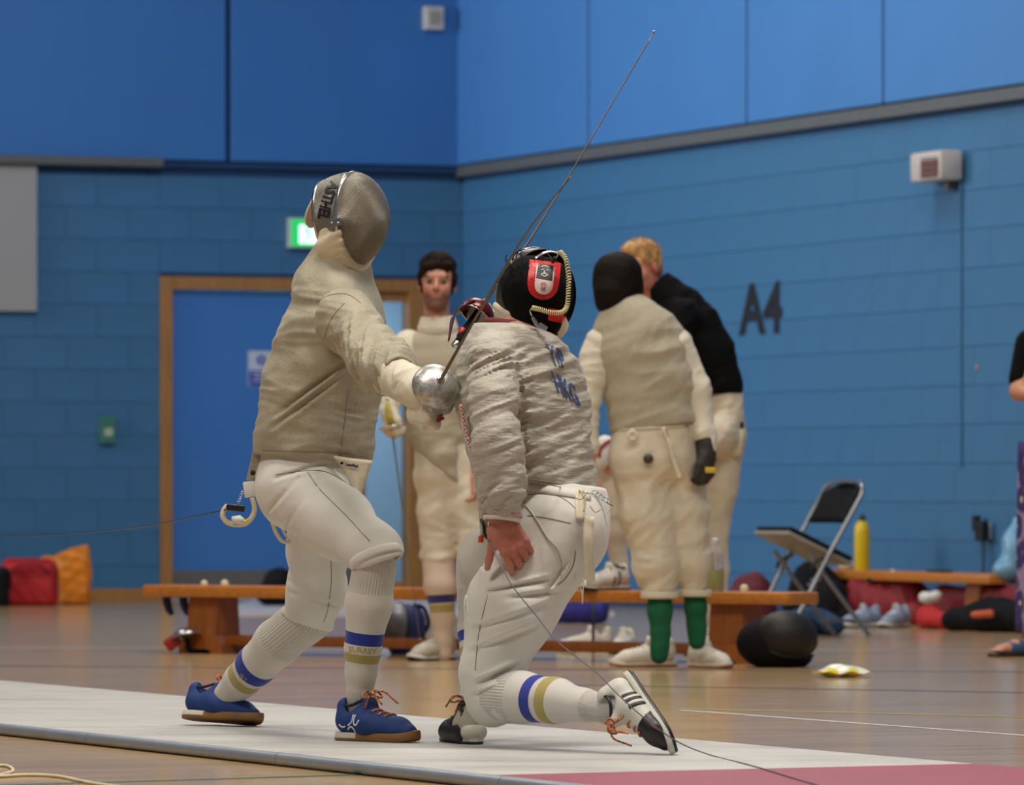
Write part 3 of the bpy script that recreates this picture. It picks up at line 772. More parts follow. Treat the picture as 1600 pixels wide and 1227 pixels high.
# wall socket cluster
wc = root('wall_socket', on_wall('r', px_s('r', 1542), .5, 0), 'dark charger plugged into a white socket low on the side wall', 'socket')
m = MB(); s_ = px_s('r', 1543); z_ = zat('r', 1543, 830); slab(m, 'r', s_ - .10, s_ + .05, z_ - .045, z_ + .045, 0, .03, .005); m.build('socket_plate', M_white, wc)
m = MB(); slab(m, 'r', s_ + .0, s_ + .09, z_ - .055, z_ + .06, .03, .085, .01); slab(m, 'r', s_ - .07, s_ - .02, z_ - .0, z_ + .09, .03, .07, .008); m.build('plug', M_blackp, wc)
m = MB(); m.tube(catmull([on_wall('r', s_ + .05, z_ - .05, .05), on_wall('r', s_ + .06, .28, .06), on_wall('r', s_ + .02, .12, .08), on_wall('r', s_ + .05, .012, .12)], 6), .006, 8); m.build('cord', M_blackp, wc, auto=60)
# --- bags on the right
bk = root('black_kit_bag', gp(1283, 33.6), 'black kit bag with a grey print slumped behind the rear bench end', 'bag')
bag('bag_body', None, None, [ell(gp(1268, 33.6, .17), (.13, .13, .18)), ell(gp(1300, 33.4, .12), (.12, .12, .13)), seg(gp(1276, 33.6, .22), gp(1320, 33.3, .05), .11, .05), ell(gp(1240, 33.2, .1), (.07, .1, .06))], M_black, 1, .016, parent=bk)
m = MB()
for i in range(6):
    a_ = i * 1.05; c = gp(1275, 33.44, .22); m.tube([c + V((.05 * math.cos(a_), -.02, .035 * math.sin(a_))), c + V((.02 * math.cos(a_ + .5), -.03, .02 * math.sin(a_ + .5)))], .006, 6)
m.build('printed_mark', simple('print_grey', srgb(140, 140, 150), .6), bk)
rd = root('red_holdall', gp(1388, 33.4), 'dark red holdall under the rear bench with trainers in front', 'bag')
bag('bag_body', None, None, [seg(gp(1350, 33.4, .13), gp(1425, 33.0, .12), .125, .12), ell(gp(1365, 33.5, .2), (.12, .12, .08)), ell(gp(1435, 32.8, .07), (.08, .1, .07))], simple('dark_red', srgb(132, 20, 30), .7, var=.2), 7, .014, parent=rd)
m = MB(); m.tube(catmull([gp(1355, 33.2, .24), gp(1380, 33.1, .27), gp(1405, 33.1, .25), gp(1420, 33.1, .2)], 5), None, 4, flat=(.02, .004, (0, -1, .3))); m.build('strap', M_black, rd)
m = MB(); m.tube(catmull([gp(1392, 33.1, .26), gp(1394, 33.05, .30), gp(1399, 33.05, .29)], 4), .012, 8); m.build('buckle', M_cream, rd, auto=50)
bag('red_bundle', 'bright red cloth bundle on the floor right of the trainers', 'cloth', [seg(gp(1452, 31.9, .06), gp(1474, 31.7, .045), .07, .05)], simple('bright_red', srgb(186, 22, 26), .7, var=.15), 4, .01)
bag('long_red_bag', 'long dark red bag lying along the side wall at the right edge', 'bag', [seg(gp(1478, 32.6, .14), gp(1610, 31.6, .155), .085, .09), seg(gp(1478, 32.6, .07), gp(1610, 31.6, .07), .08, .08)], simple('dark_red2', srgb(120, 18, 30), .7, var=.2), 9, .008)
b2 = root('black_orange_bag', gp(1535, 31.3), 'black sports bag with orange marks in front of the long red bag', 'bag')
bag('bag_body', None, None, [seg(gp(1492, 31.3, .06), gp(1595, 31.0, .08), .065, .09), ell(gp(1560, 31.2, .11), (.14, .1, .07))], M_black, 2, .012, parent=b2)
bag('orange_mark', None, None, [seg(gp(1521, 31.0, .095), gp(1547, 31.0, .10), .018, .022)], simple('orange_print', srgb(206, 92, 50), .6), 2, .004, .006, parent=b2)
bag('white_towel', 'crumpled white towel tucked between the two red bags', 'towel', [ell(gp(1450, 32.3, .16), (.05, .05, .035)), ell(gp(1462, 32.2, .175), (.035, .04, .03))], M_white, 6, .008, .008)
# --- bags on the left
rl = root('red_bag', gp(40, 38.2), 'bright red bag standing by the end wall at the left edge', 'bag')
bag('bag_body', None, None, [rbox(gp(48, 38.2, .14), (.18, .14, .15), rad=.05), ell(gp(40, 38.2, .26), (.17, .12, .06))], simple('red_nylon', srgb(178, 14, 26), .6, var=.15), 1, .012, .014, parent=rl)
bag('bag_end', None, None, [rbox(gp(2, 38.0, .12), (.05, .13, .13), rad=.04)], M_black, 3, .008, .014, parent=rl)
m = MB(); m.tube(catmull([gp(20, 38.03, .24), gp(35, 38.0, .27), gp(60, 38.0, .265), gp(80, 38.05, .22)], 5), None, 4, flat=(.018, .003, (0, -1, 0))); m.build('strap', simple('red_strap', srgb(140, 12, 24), .6), rl)
bag('orange_bag', 'orange carrier bag standing beside the red bag near the end wall', 'bag', [rbox(gp(117, 38.6, .17), (.10, .1, .18), rad=.03), ell(gp(85, 38.6, .25), (.12, .09, .07)), seg(gp(100, 38.6, .3), gp(134, 38.6, .37), .04, .03)], simple('orange_nylon', srgb(226, 130, 20), .5, var=.25, nscale=9), 8, .016, .012)
bag('black_holdall', 'small black holdall on the floor by the blue door', 'bag', [ell(gp(436, 37.2, .18), (.10, .1, .09)), ell(gp(432, 37.2, .09), (.13, .1, .09))], M_black, 5, .008)
# --- fencing mask on the floor (dark) and under the bench (navy)
M_mesh_dark = simple('dark_mesh', srgb(34, 31, 30), .55, metal=.2, var=.35, nscale=150)
def floor_mask(name, label, o, fwd, up, mesh, bibm, sc=1.0, group=None):
    R = frame(fwd, up); T = lambda x, y, z: V(o) + R @ (V((x, y, z)) * sc)
    r = root(name, V(o) * V((1, 1, 0)), label, 'fencing mask', group)
    ops = [('u', .03, ell(T(-.02, 0, 0), V((.13, .105, .135)) * sc, R)), ('u', .04, ell(T(-.03, 0, -.07), V((.10, .09, .11)) * sc, R)), ('s', .01, ell(T(-.14, 0, .0), V((.12, .09, .11)) * sc, R))]
    sdf('bib', ops, .006, bibm, r)
    m = MB()
    def dome(u, v):
        a = 2 * math.pi * u; rr = math.sin(v * math.pi / 2 * .999); return T(.035 + .105 * math.cos(v * math.pi / 2), .1 * rr * math.cos(a), .13 * rr * math.sin(a) + .005)
    m.grid(dome, 32, 10, True); m.build('face_mesh', mesh, r, smooth=True)
    m = MB(); m.tube([T(.035, .1 * math.cos(a), .13 * math.sin(a) + .005) for a in np.linspace(0, 2 * math.pi, 33)], .006 * sc, 6, cap=False); m.build('rim', M_blackp, r, smooth=True)
    m = MB(); m.tube(catmull([T(-.02, .04, .13), T(-.09, .045, .12), T(-.14, .03, .04), T(-.145, -.02, -.02)], 5), None, 4, flat=(.016, .003, tuple(R[:, 1] * .2 + R[:, 0]))); m.build('strap', M_navy, r)
    return r
floor_mask('fencing_mask', 'black fencing mask lying on the floor at the right end of the bench', gp(1222, 24.95, .116), (.30, -.78, .55), (.93, .30, -.10), M_mesh_dark, M_black, 1.08)
floor_mask('fencing_mask', 'navy blue fencing mask on the floor under the bench beside a white shoe', gp(630, 26.9, .12), (-.8, -.55, .1), (.1, 0, 1), simple('grey_mesh', srgb(120, 122, 128), .45, metal=.5, var=.2, nscale=160), M_navy, .86)
# crisp packet
pk = root('snack_packet', G(1315, 1060), 'yellow and white snack packet lying on the open floor', 'packet')
Rp = frame((.97, .2, 0), (0, 0, 1)); pc = G(1315, 1059)
def pkf(z0):
    def f(u, v):
        x = (u - .5) * .20; y = (v - .5) * .14; e = (1 - abs(2 * u - 1) ** 3) * (1 - abs(2 * v - 1) ** 3)
        return pc + Rp @ V((x + .006 * math.sin(v * 9), y, max(.002, .022 + z0 * .030 * e + .005 * math.sin(u * 13 + v * 5))))
    return f
pkm = NT('packet_print'); tcn = pkm.node('ShaderNodeTexCoord')
pkm.color(pkm.ramp(pkm.noise(11, 2), [(.0, srgb(226, 208, 60)), (.40, srgb(228, 228, 214)), (.56, srgb(120, 170, 120)), (.59, srgb(228, 196, 40))], 'CONSTANT')); pkm.setp(Roughness=.25)
m = MB(); m.grid(pkf(1), 18, 12); m.build('packet_front', pkm.m, pk, smooth=True)
m = MB(); m.grid(pkf(-.6), 18, 12); m.build('packet_back', simple('packet_yellow', srgb(230, 200, 30), .3), pk, smooth=True)
m = MB(); m.box(pc + Rp @ V((.105, 0, .02)), (.008, .066, .0015), Rp); m.box(pc + Rp @ V((-.105, 0, .02)), (.008, .066, .0015), Rp); m.build('seam', simple('packet_seam', srgb(226, 190, 20), .3), pk)
# thing under the bench at the left: sabre guard with a red lining, and a grey pad
ug = root('spare_sabre_guard', G(288, 1016), 'spare silver sabre hilt with red lining under the left end of the bench', 'sabre hilt')
m = MB(); c = gp(292, 27.0, .07); Rg = frame((.5, -.8, .3), (0, 0, 1)); m.lathe([(.07 * math.sin(a), .05 * math.cos(a)) for a in np.linspace(.05, 1.45, 8)], c, Rg, 22, cap=False); o = m.build('guard', M_steel2, ug, smooth=True); solid(o, .003)
m = MB(); m.box(c + V((-.07, .02, -.02)), (.035, .02, .03), frame((.8, 0, .6), (0, 0, 1)), .012); m.build('pad', simple('pad_red', srgb(150, 20, 30), .5), ug, auto=40)
m = MB(); m.tube([c, c + V((.01, .02, -.05)), c + V((.03, .03, -.062))], .014, 10); m.build('grip', M_black, ug, auto=50)
# blue bags beyond the bench
bag('blue_bag', 'flat deep blue bag lying behind the middle of the bench', 'bag', [seg(gp(868, 33, .14), gp(930, 33, .14), .05, .05), seg(gp(870, 33, .07), gp(935, 33, .07), .07, .07)], simple('deep_blue', srgb(42, 40, 130), .7, var=.2), 6, .01)
bag('green_blue_cloth', 'blue and green cloth heap on the floor behind the black mask', 'cloth', [ell(gp(1262, 30.5, .07), (.16, .1, .075)), ell(gp(1300, 30.4, .05), (.06, .08, .05))], simple('teal_cloth', srgb(34, 66, 100), .8, var=.5, nscale=20), 3, .012)
# white cord on the floor at the lower left
m = MB(); pts = [G(-30, 1202), G(8, 1199), G(20, 1208), G(-5, 1216), G(40, 1214), G(90, 1216), G(140, 1226), G(210, 1236)]
m.tube(catmull([p + V((0, 0, .0045)) for p in pts], 8), .0045, 8); tag(m.build('cord', M_cream, auto=70), 'cream cord lying on the floor at the lower left corner', 'cord')

# ================================================================ PEOPLE: shared builders
M_skin = NT('skin'); _t = M_skin
_t.color(_t.mix(_t.ramp(_t.noise(60, 3), [(.3, (0, 0, 0, 1)), (.7, (1, 1, 1, 1))]), srgb(206, 142, 112), srgb(190, 122, 96))); _t.setp(Roughness=.5, Subsurface_Weight=.0)
M_skin = _t.m
def skin(name, c, red=(176, 98, 84), stub=None):
    t = NT(name); a = t.node('ShaderNodeAttribute', attribute_name='flush').outputs['Fac']
    base = t.mix(t.ramp(t.noise(70, 3), [(.3, (0, 0, 0, 1)), (.7, (1, 1, 1, 1))]), srgb(*c), shade(srgb(*c), .86))
    x = t.mix(a, base, srgb(*red))
    if stub: x = t.mix(t.node('ShaderNodeAttribute', attribute_name='stubble').outputs['Fac'], x, srgb(*stub))
    t.color(x); t.setp(Roughness=.5); return t.m
M_lame = cloth('conductive_cloth_warm', srgb(172, 164, 142), .6, .18, 700, .6, .9, .010, 11, metal=.12, ridge=.5)
M_lame2 = cloth('conductive_cloth_grey', srgb(186, 180, 166), .62, .16, 600, .6, .9, .010, 12, metal=.12, cstretch=(1, 1, 3), ridge=.6)
M_cotton = cloth('white_cotton', srgb(216, 212, 203), .8, .05, 900, .2, .6, .010, 6, ridge=.35)
M_cottonw = cloth('cream_cotton', srgb(218, 206, 180), .7, .06, 900, .2, .7, .012, 8)
M_cottonc = cloth('cream_breeches', srgb(218, 206, 182), .6, .08, 900, .2, .8, .014, 9)
M_glove = cloth('glove_leather', srgb(214, 204, 182), .6, .08, 500, .3, .5, .004, 20)
M_seam = simple('seam_thread', srgb(120, 114, 104), .8, var=.05)
M_dark = simple('dark_fitting', srgb(30, 28, 30), .8)  # plain dark tone for studs and clips
def sockmat(name, c, bands, rib_hi, rib_lo, n=44):
    """knitted sock: bands by distance above the ankle, ribbed at cuff and ankle"""
    t = NT(name); u = t.node('ShaderNodeAttribute', attribute_name='up').outputs['Fac']
    a = t.node('ShaderNodeAttribute', attribute_name='e1').outputs['Fac']; b = t.node('ShaderNodeAttribute', attribute_name='e2').outputs['Fac']
    base = t.ramp(t.noise(9, 4), [(.3, shade(c, .93)), (.7, shade(c, 1.03))])
    for lo, hi, cc in bands:
        m_ = t.math('MULTIPLY', t.math('GREATER_THAN', u, lo), t.math('LESS_THAN', u, hi)); base = t.mix(m_, base, cc)
    ang = t.math('ARCTAN2', b, a); wv = t.math('SINE', t.math('MULTIPLY', ang, float(n)))
    m_ = t.math('ADD', t.math('GREATER_THAN', u, rib_hi), t.math('LESS_THAN', u, rib_lo))
    hgt = t.math('MULTIPLY', t.math('MULTIPLY_ADD', wv, .5, .5), m_)
    base = t.mix(t.math('MULTIPLY', t.math('MULTIPLY', t.math('MULTIPLY_ADD', wv, -.5, .5), m_), .35), base, shade(c, .55))
    t.color(base); t.setp(Roughness=.85, Sheen_Weight=.2); t.bump(hgt, .8, .002); return t.m
BLUE = srgb(24, 48, 140); GOLD = srgb(168, 152, 90)
def sock(parent, pts, rs, mat, h=.006, label=None, extra=()):
    pts = [V(p) for p in pts]; knee, ank = pts[0], pts[-2]; d = knee - ank; L = np.linalg.norm(d); u = d / L
    e1 = unit(np.cross(u, (0, 1, 0))); e2 = np.cross(u, e1)
    cen = lambda v: v - ank - np.outer((v - ank) @ u, u)
    # bent shin: centre line offset by interpolation of the joints
    ts = np.array([(p - ank) @ u for p in pts]); o = np.argsort(ts); c1 = np.array([(p - ank) @ e1 for p in pts])[o]; c2 = np.array([(p - ank) @ e2 for p in pts])[o]; ts = ts[o]
    at = {'up': lambda v: (v - ank) @ u, 'e1': lambda v: (v - ank) @ e1 - np.interp((v - ank) @ u, ts, c1), 'e2': lambda v: (v - ank) @ e2 - np.interp((v - ank) @ u, ts, c2)}
    ob = sdf('sock', chain(pts, rs, .02) + list(extra), h, mat, parent, attrs=at, key=None)
    if label: ob['label'] = label
    return ob
M_laceA = NT('rainbow_lace'); _t = M_laceA
_t.color(_t.ramp(_t.noise(160, 1), [(.0, srgb(190, 30, 30)), (.42, srgb(226, 200, 120)), (.5, srgb(24, 70, 60)), (.57, srgb(196, 50, 30))], 'CONSTANT')); _t.setp(Roughness=.8); M_laceA = _t.m
def shoe(parent, o, fwd, up, L, upper, mid, outs, lace, h=.004, flip=1, collar=None, bow=True, name='shoe', label=None, detail=True, toe=None):
    """o = heel bottom; built with local x to the toe, z up; returns (object, T, R)"""
    R = frame(fwd, up); k = L / .29
    T = lambda x, y, z: V(o) + R @ (V((x, y * flip, z * 1.22)) * k)
    ops = [('u', 0, seg(T(.045, 0, .045), T(.12, .0, .043), .037 * k, .039 * k)), ('u', .02 * k, seg(T(.12, 0, .040), T(.215, .006, .030), .040 * k, .035 * k, R[:, 1], 1.15)),
           ('u', .02 * k, seg(T(.215, .006, .026), T(.252, .004, .022), .030 * k, .024 * k, R[:, 1], 1.3)),
           ('u', .02 * k, seg(T(.040, 0, .05), T(.034, 0, .078), .033 * k, .028 * k)), ('u', .02 * k, seg(T(.09, 0, .06), T(.116, 0, .090), .026 * k, .018 * k, R[:, 1], 1.25)),
           ('s', .004, seg(T(.068, 0, .16), T(.066, 0, .06), .034 * k, .027 * k)), ('i', .004, half(T(0, 0, .014), -R[:, 2]))]
    r = sdf(name, ops, h, upper, parent) if not toe else sdf(name, ops, h, upper, parent, mats=[upper, toe[0]], fmf=lambda c: toe[1]((c - V(o)) @ R / k))
    if label: r['label'] = label
    xs = [-.002, .004, .02, .05, .09, .13, .17, .21, .245, .272, .288, .293]; ws = [x_ * .94 for x_ in (.004, .018, .030, .035, .034, .034, .041, .047, .045, .034, .016, .003)]
    TS = lambda x, y, z: V(o) + R @ (V((x, y * flip, z)) * k)
    def ring(z, infl, sub=1):
        left = [TS(x, w_ + infl, z + (.010 * max(0, (x - .23) / .06) ** 2)) for x, w_ in zip(xs, ws)]; right = [TS(x, -w_ - infl, z + (.010 * max(0, (x - .23) / .06) ** 2)) for x, w_ in reversed(list(zip(xs, ws)))]
        return left + right
    def solep(nm, z0, z1, mat_, i0, i1, im):
        zs = [(z0, i0), ((z0 + z1) / 2, im), (z1, i1)]; vs = []; [vs.extend(ring(z, i)) for z, i in zs]; n = len(xs) * 2; m = MB()
        m.add(vs, [(a * n + q, a * n + (q + 1) % n, (a + 1) * n + (q + 1) % n, (a + 1) * n + q) for a in range(2) for q in range(n)] + [tuple(range(n)), tuple(range(2 * n, 3 * n))])
        if isinstance(mat_, tuple):
            m.m = [0 if np.mean([((V(m.v[i]) - V(o)) @ R)[0] / k for i in f]) < mat_[2] else 1 for f in m.f]; return m.build(nm, None, r, auto=60, mats=[mat_[0], mat_[1]])
        return m.build(nm, mat_, r, auto=60)
    solep('midsole', .007, .024, mid, .0, -.003, .001); solep('outsole', -.001, .008, outs, -.002, .001, .001)
    if collar:
        m = MB(); pts = []
        for a in np.linspace(0, 2 * math.pi, 21): pts.append(T(.066 + .036 * math.cos(a), .029 * math.sin(a), .082 + .012 * math.cos(a) ** 2 + .004 * math.cos(a)))
        m.tube(pts, .0045 * k, 6, cap=False); m.build('collar', collar, r, smooth=True)
    if lace and detail:
        bv = BVHTree.FromPolygons([tuple(v.co + r.location) for v in r.data.vertices], [tuple(p.vertices) for p in r.data.polygons]); base = wloc(parent)
        def top(x, y):
            p = T(x, y, .2); hit = bv.ray_cast(Vector(p) - base, Vector(-R[:, 2]), .4); return np.array(hit[0] + base) + R[:, 2] * .002 if hit[0] is not None else T(x, y, .07)
        for i in range(4):
            x = .125 + i * .022; m = MB(); m.tube([top(x + .004 * s, .026 * s * (1 - .06 * i)) for s in (-1, -.6, -.2, .2, .6, 1)], .0038 * k, 6); m.build('lace', lace, r, smooth=True)
        if bow:
            c = top(.115, 0) + R[:, 2] * .004
            for s in (-1, 1):
                m = MB(); m.tube(catmull([c, c + R @ V((.006, s * .022, .010)) * k, c + R @ V((.01, s * .045, -.004)) * k, c + R @ V((.018, s * .028, -.010)) * k, c], 5), .0034 * k, 6); m.build('lace_loop', lace, r, smooth=True)
                m = MB(); m.tube(catmull([c, c + R @ V((.03, s * .026, .008)) * k, c + R @ V((.058, s * .034, -.012)) * k, c + R @ V((.075, s * .038, -.026)) * k], 5), .0030 * k, 6); m.build('lace_end', lace, r, smooth=True)
    return r, T, R
def hand_ops(o, R, side=1, curl=(.4, .5, .55, .6), th=(.9, .3), pad=0.0, sc=1.0, spread=.05):
    """x to the fingertips, y*side = thumb side, z = back of the hand"""
    T = lambda x, y, z: V(o) + R @ (V((x, y * side, z)) * sc)
    g = pad
    ops = [('u', 0, seg(T(-.03, 0, 0), T(.02, 0, 0), .021 * sc + g, .022 * sc + g, R[:, 1], 1.25)), ('u', .015, rbox(T(.048, 0, .0), V((.044, .040, .014)) * sc + g, R, .013 * sc + g * .6))]
    ops += [('u', .012, seg(T(.02, .018, -.004), T(.05, .034, -.008), .018 * sc + g, .013 * sc + g))]
    for i, (y, L, r) in enumerate(((.031, .072, .0088), (.0105, .079, .0090), (-.0105, .073, .0086), (-.030, .058, .0076))):
        c = curl[i]; p = T(.086 - (.006 if i in (0, 3) else 0), y, .004); a = c * .55; ph = [(.44, 0), (.30, c * .9), (.26, c * .6)]; pts = [p]; rr = [r * 1.12 * sc + g]; sp = spread * (1.5 - i)
        for j, (fr, da) in enumerate(ph):
            a += da; d = R @ V((math.cos(a), side * sp, -math.sin(a))); pts.append(pts[-1] + d * L * fr * sc); rr.append(r * (1.05, .95, .82)[j] * sc + g)
        ch = chain(pts, rr, .003); ch[0] = ('u', .008, ch[0][2]); ops += ch
        ops.append(('u', .006, ell(p, V((.011, .010, .009)) * sc + g, R)))
    a, c = th; p = T(.018, .030, -.004); d1 = R @ unit(V((math.cos(a), side * math.sin(a), -.25))); d2 = R @ unit(V((math.cos(a - c), side * math.sin(a - c), -.35)))
    q = p + d1 * .040 * sc; e = q + d2 * .032 * sc; e2 = e + d2 * .022 * sc
    ops += [('u', .01, seg(p, q, .0135 * sc + g, .0105 * sc + g)), ('u', .004, seg(q, e, .0105 * sc + g, .0098 * sc + g)), ('u', .003, seg(e, e2, .0098 * sc + g, .0075 * sc + g))]
    return ops
def head_ops(o, R, sc=1.0):
    T = lambda x, y, z: V(o) + R @ (V((x, y, z)) * sc)
    s = lambda *a: V(a) * sc
    ops = [('u', 0, ell(T(-.012, 0, .040), s(.098, .076, .086), R)), ('u', .03, ell(T(.030, 0, -.045), s(.056, .054, .068), R)), ('u', .02, ell(T(.064, 0, -.092), s(.022, .026, .018), R)),
           ('u', .02, seg(T(.076, -.028, .030), T(.076, .028, .030), .014 * sc, .014 * sc)), ('u', .02, ell(T(.052, .036, -.022), s(.032, .022, .026), R)), ('u', .02, ell(T(.052, -.036, -.022), s(.032, .022, .026), R)),
           ('s', .012, ell(T(.100, .031, .006), s(.020, .017, .012), R)), ('s', .012, ell(T(.100, -.031, .006), s(.020, .017, .012), R)),
           ('u', .008, seg(T(.084, 0, .016), T(.104, 0, -.020), .008 * sc, .011 * sc)), ('u', .006, ell(T(.092, .011, -.026), s(.010, .007, .006), R)), ('u', .006, ell(T(.092, -.011, -.026), s(.010, .007, .006), R)),
           ('u', .006, seg(T(.082, -.018, -.054), T(.082, .018, -.054), .006 * sc, .006 * sc)), ('u', .006, seg(T(.088, -.008, -.052), T(.088, .008, -.052), .006 * sc, .006 * sc)), ('u', .006, seg(T(.083, -.014, -.064), T(.083, .014, -.064), .007 * sc, .007 * sc)),
           ('u', .006, ell(T(-.006, .077, -.002), s(.018, .008, .031), R)), ('u', .006, ell(T(-.006, -.077, -.002), s(.018, .008, .031), R)),
           ('u', .03, seg(T(-.02, 0, -.05), T(-.035, 0, -.17), .054 * sc, .058 * sc))]
    return ops
def loc_in(o, R, sc=1.0): return lambda v: ((v - V(o)) @ R) / sc
def flush(o, R, sc=1.0):
    q = loc_in(o, R, sc)
    def fn(v):
        p = q(v); g = lambda c, r: np.exp(-(((p - V(c)) / V(r)) ** 2).sum(1))
        return np.clip(.9 * g((.092, 0, -.058), (.02, .024, .009)) + .45 * g((.08, .04, -.025), (.04, .02, .02)) + .45 * g((.08, -.04, -.025), (.04, .02, .02)) + .4 * g((.105, 0, -.02), (.02, .015, .015)) + .5 * g((-.006, .08, 0), (.03, .02, .04)) + .5 * g((-.006, -.08, 0), (.03, .02, .04)), 0, 1)
    return fn
def stubble(o, R, sc=1.0):
    q = loc_in(o, R, sc)
    def fn(v):
        p = q(v); m = np.clip((-.035 - p[:, 2]) / .015, 0, 1) * np.clip((p[:, 0] + .0) / .02, 0, 1) * np.clip((.13 + p[:, 2]) / .02, 0, 1)
        lip = np.exp(-(((p - V((.095, 0, -.058))) / V((.03, .02, .009))) ** 2).sum(1)); return np.clip(m * (.85 - lip), 0, 1)
    return fn
def body(parent, coarse, fine, mat, attrs=None, h=.013):
    """one continuous body mesh; finer head and hands merged into it"""
    Vs = []; Fs = []; n = 0
    for ops, hh in [(coarse, h)] + fine:
        v, f = nets(ops, hh); Vs.append(v); Fs.append(f + n); n += len(v)
    v = np.concatenate(Vs); at = {k: fn(v) for k, fn in attrs.items()} if attrs else None
    return link_mesh('body', v, np.concatenate(Fs), mat, parent, True, attrs=at)
def eyes(parent, o, R, sc=1.0, iris=(70, 50, 36), brow=(40, 28, 20)):
    T = lambda x, y, z: V(o) + R @ (V((x, y, z)) * sc)
    for s in (-1, 1):
        m = MB(); c = T(.0755, .031 * s, .006); m.lathe([(.0118 * sc * math.sin(a), .0118 * sc * math.cos(a)) for a in np.linspace(0.02, math.pi - .02, 9)], c, np.stack([R[:, 1], R[:, 2], R[:, 0]], 1), 14)
        e = m.build('eye', simple('eye_white', srgb(122, 104, 94), .4), parent, smooth=True)
        m = MB(); m.lathe([(.0075 * sc, .0098 * sc), (.0070 * sc, .0112 * sc), (.002 * sc, .0124 * sc)], c, np.stack([R[:, 1], R[:, 2], R[:, 0]], 1), 12); m.build('iris', simple('iris', srgb(*iris), .2), e, smooth=True)
        m = MB(); m.tube([T(.083, s * .015, .026), T(.087, s * .028, .031), T(.080, s * .042, .030), T(.072, s * .050, .025)], [.003 * sc, .0045 * sc, .0042 * sc, .002 * sc], 6); m.build('eyebrow', simple('brow', srgb(*brow), .8), parent, smooth=True)
def strands(m, o, R, c, rad, n, rnd, phi, t0=.15, t1=2.2, th=.0022, sc=1.0):
    """combed hair: thin strands running down over an ellipsoid of the head"""
    for _ in range(n):
        a = rnd.uniform(*phi); e = rnd.uniform(.8, 1.0) * t1; s = rnd.uniform(1.0, 1.02); pts = []
        for t in np.linspace(t0, e, 9):
            w_ = a + .12 * math.sin(t * 2 + a * 3)
            pts.append(V(o) + R @ ((V(c) + V((rad[0] * math.sin(t) * math.cos(w_), rad[1] * math.sin(t) * math.sin(w_), rad[2] * math.cos(t))) * s) * sc))
        m.tube(pts, [th * .6] + [th] * 6 + [th * .7, th * .2], 4, cap=False)
def tufts(m, o, R, n, rnd, rad, L, th=.0016, zc=.0, dirb=(0, 0, 1), cut=None, sc=1.0, spreadd=.5):
    for _ in range(n):
        d = unit(V((rnd.gauss(0, 1), rnd.gauss(0, 1), rnd.gauss(0, 1))))
        if d[2] < zc: d[2] = abs(d[2])
        if cut and cut(d): continue
        p = V((d[0] * rad[0] - .012, d[1] * rad[1], d[2] * rad[2] + .040)); g = unit(d * spreadd + V(dirb) + V((rnd.gauss(0, .3), rnd.gauss(0, .3), rnd.gauss(0, .3))))
        q = p + g * L * .5 + d * L * .1; e = q + unit(g + V((0, 0, -.5))) * L * .5
        m.tube([V(o) + R @ (x * sc) for x in (p, q, e)], [th, th * .8, th * .25], 4, cap=False)
def mesh_mat(name, wire, hole, pitch=.0055):
    t = NT(name); sp = t.node('ShaderNodeSeparateXYZ'); sp = None; k = 2 * math.pi / pitch; A_ = t.node('ShaderNodeAttribute', attribute_name='mu').outputs['Fac']; B_ = t.node('ShaderNodeAttribute', attribute_name='mv').outputs['Fac']
    # woven wire: two families of wires running diagonally over the surface
    s1 = t.math('SINE', t.math('MULTIPLY', t.math('ADD', A_, t.math('MULTIPLY', B_, .8)), k)); s2 = t.math('SINE', t.math('MULTIPLY', t.math('SUBTRACT', B_, t.math('MULTIPLY', A_, .8)), k))
    wv = t.math('MAXIMUM', s1, s2); f = t.ramp(wv, [(.45, (0, 0, 0, 1)), (.98, (1, 1, 1, 1))])
    t.color(t.mix(f, hole, wire)); t.setp(Metallic=.6, Roughness=.32); t.bump(wv, .9, .0015); return t.m
M_wire = mesh_mat('wire_mesh', srgb(186, 176, 160), srgb(36, 30, 26)); M_wireb = mesh_mat('wire_mesh_dark', srgb(196, 190, 178), srgb(44, 40, 36))
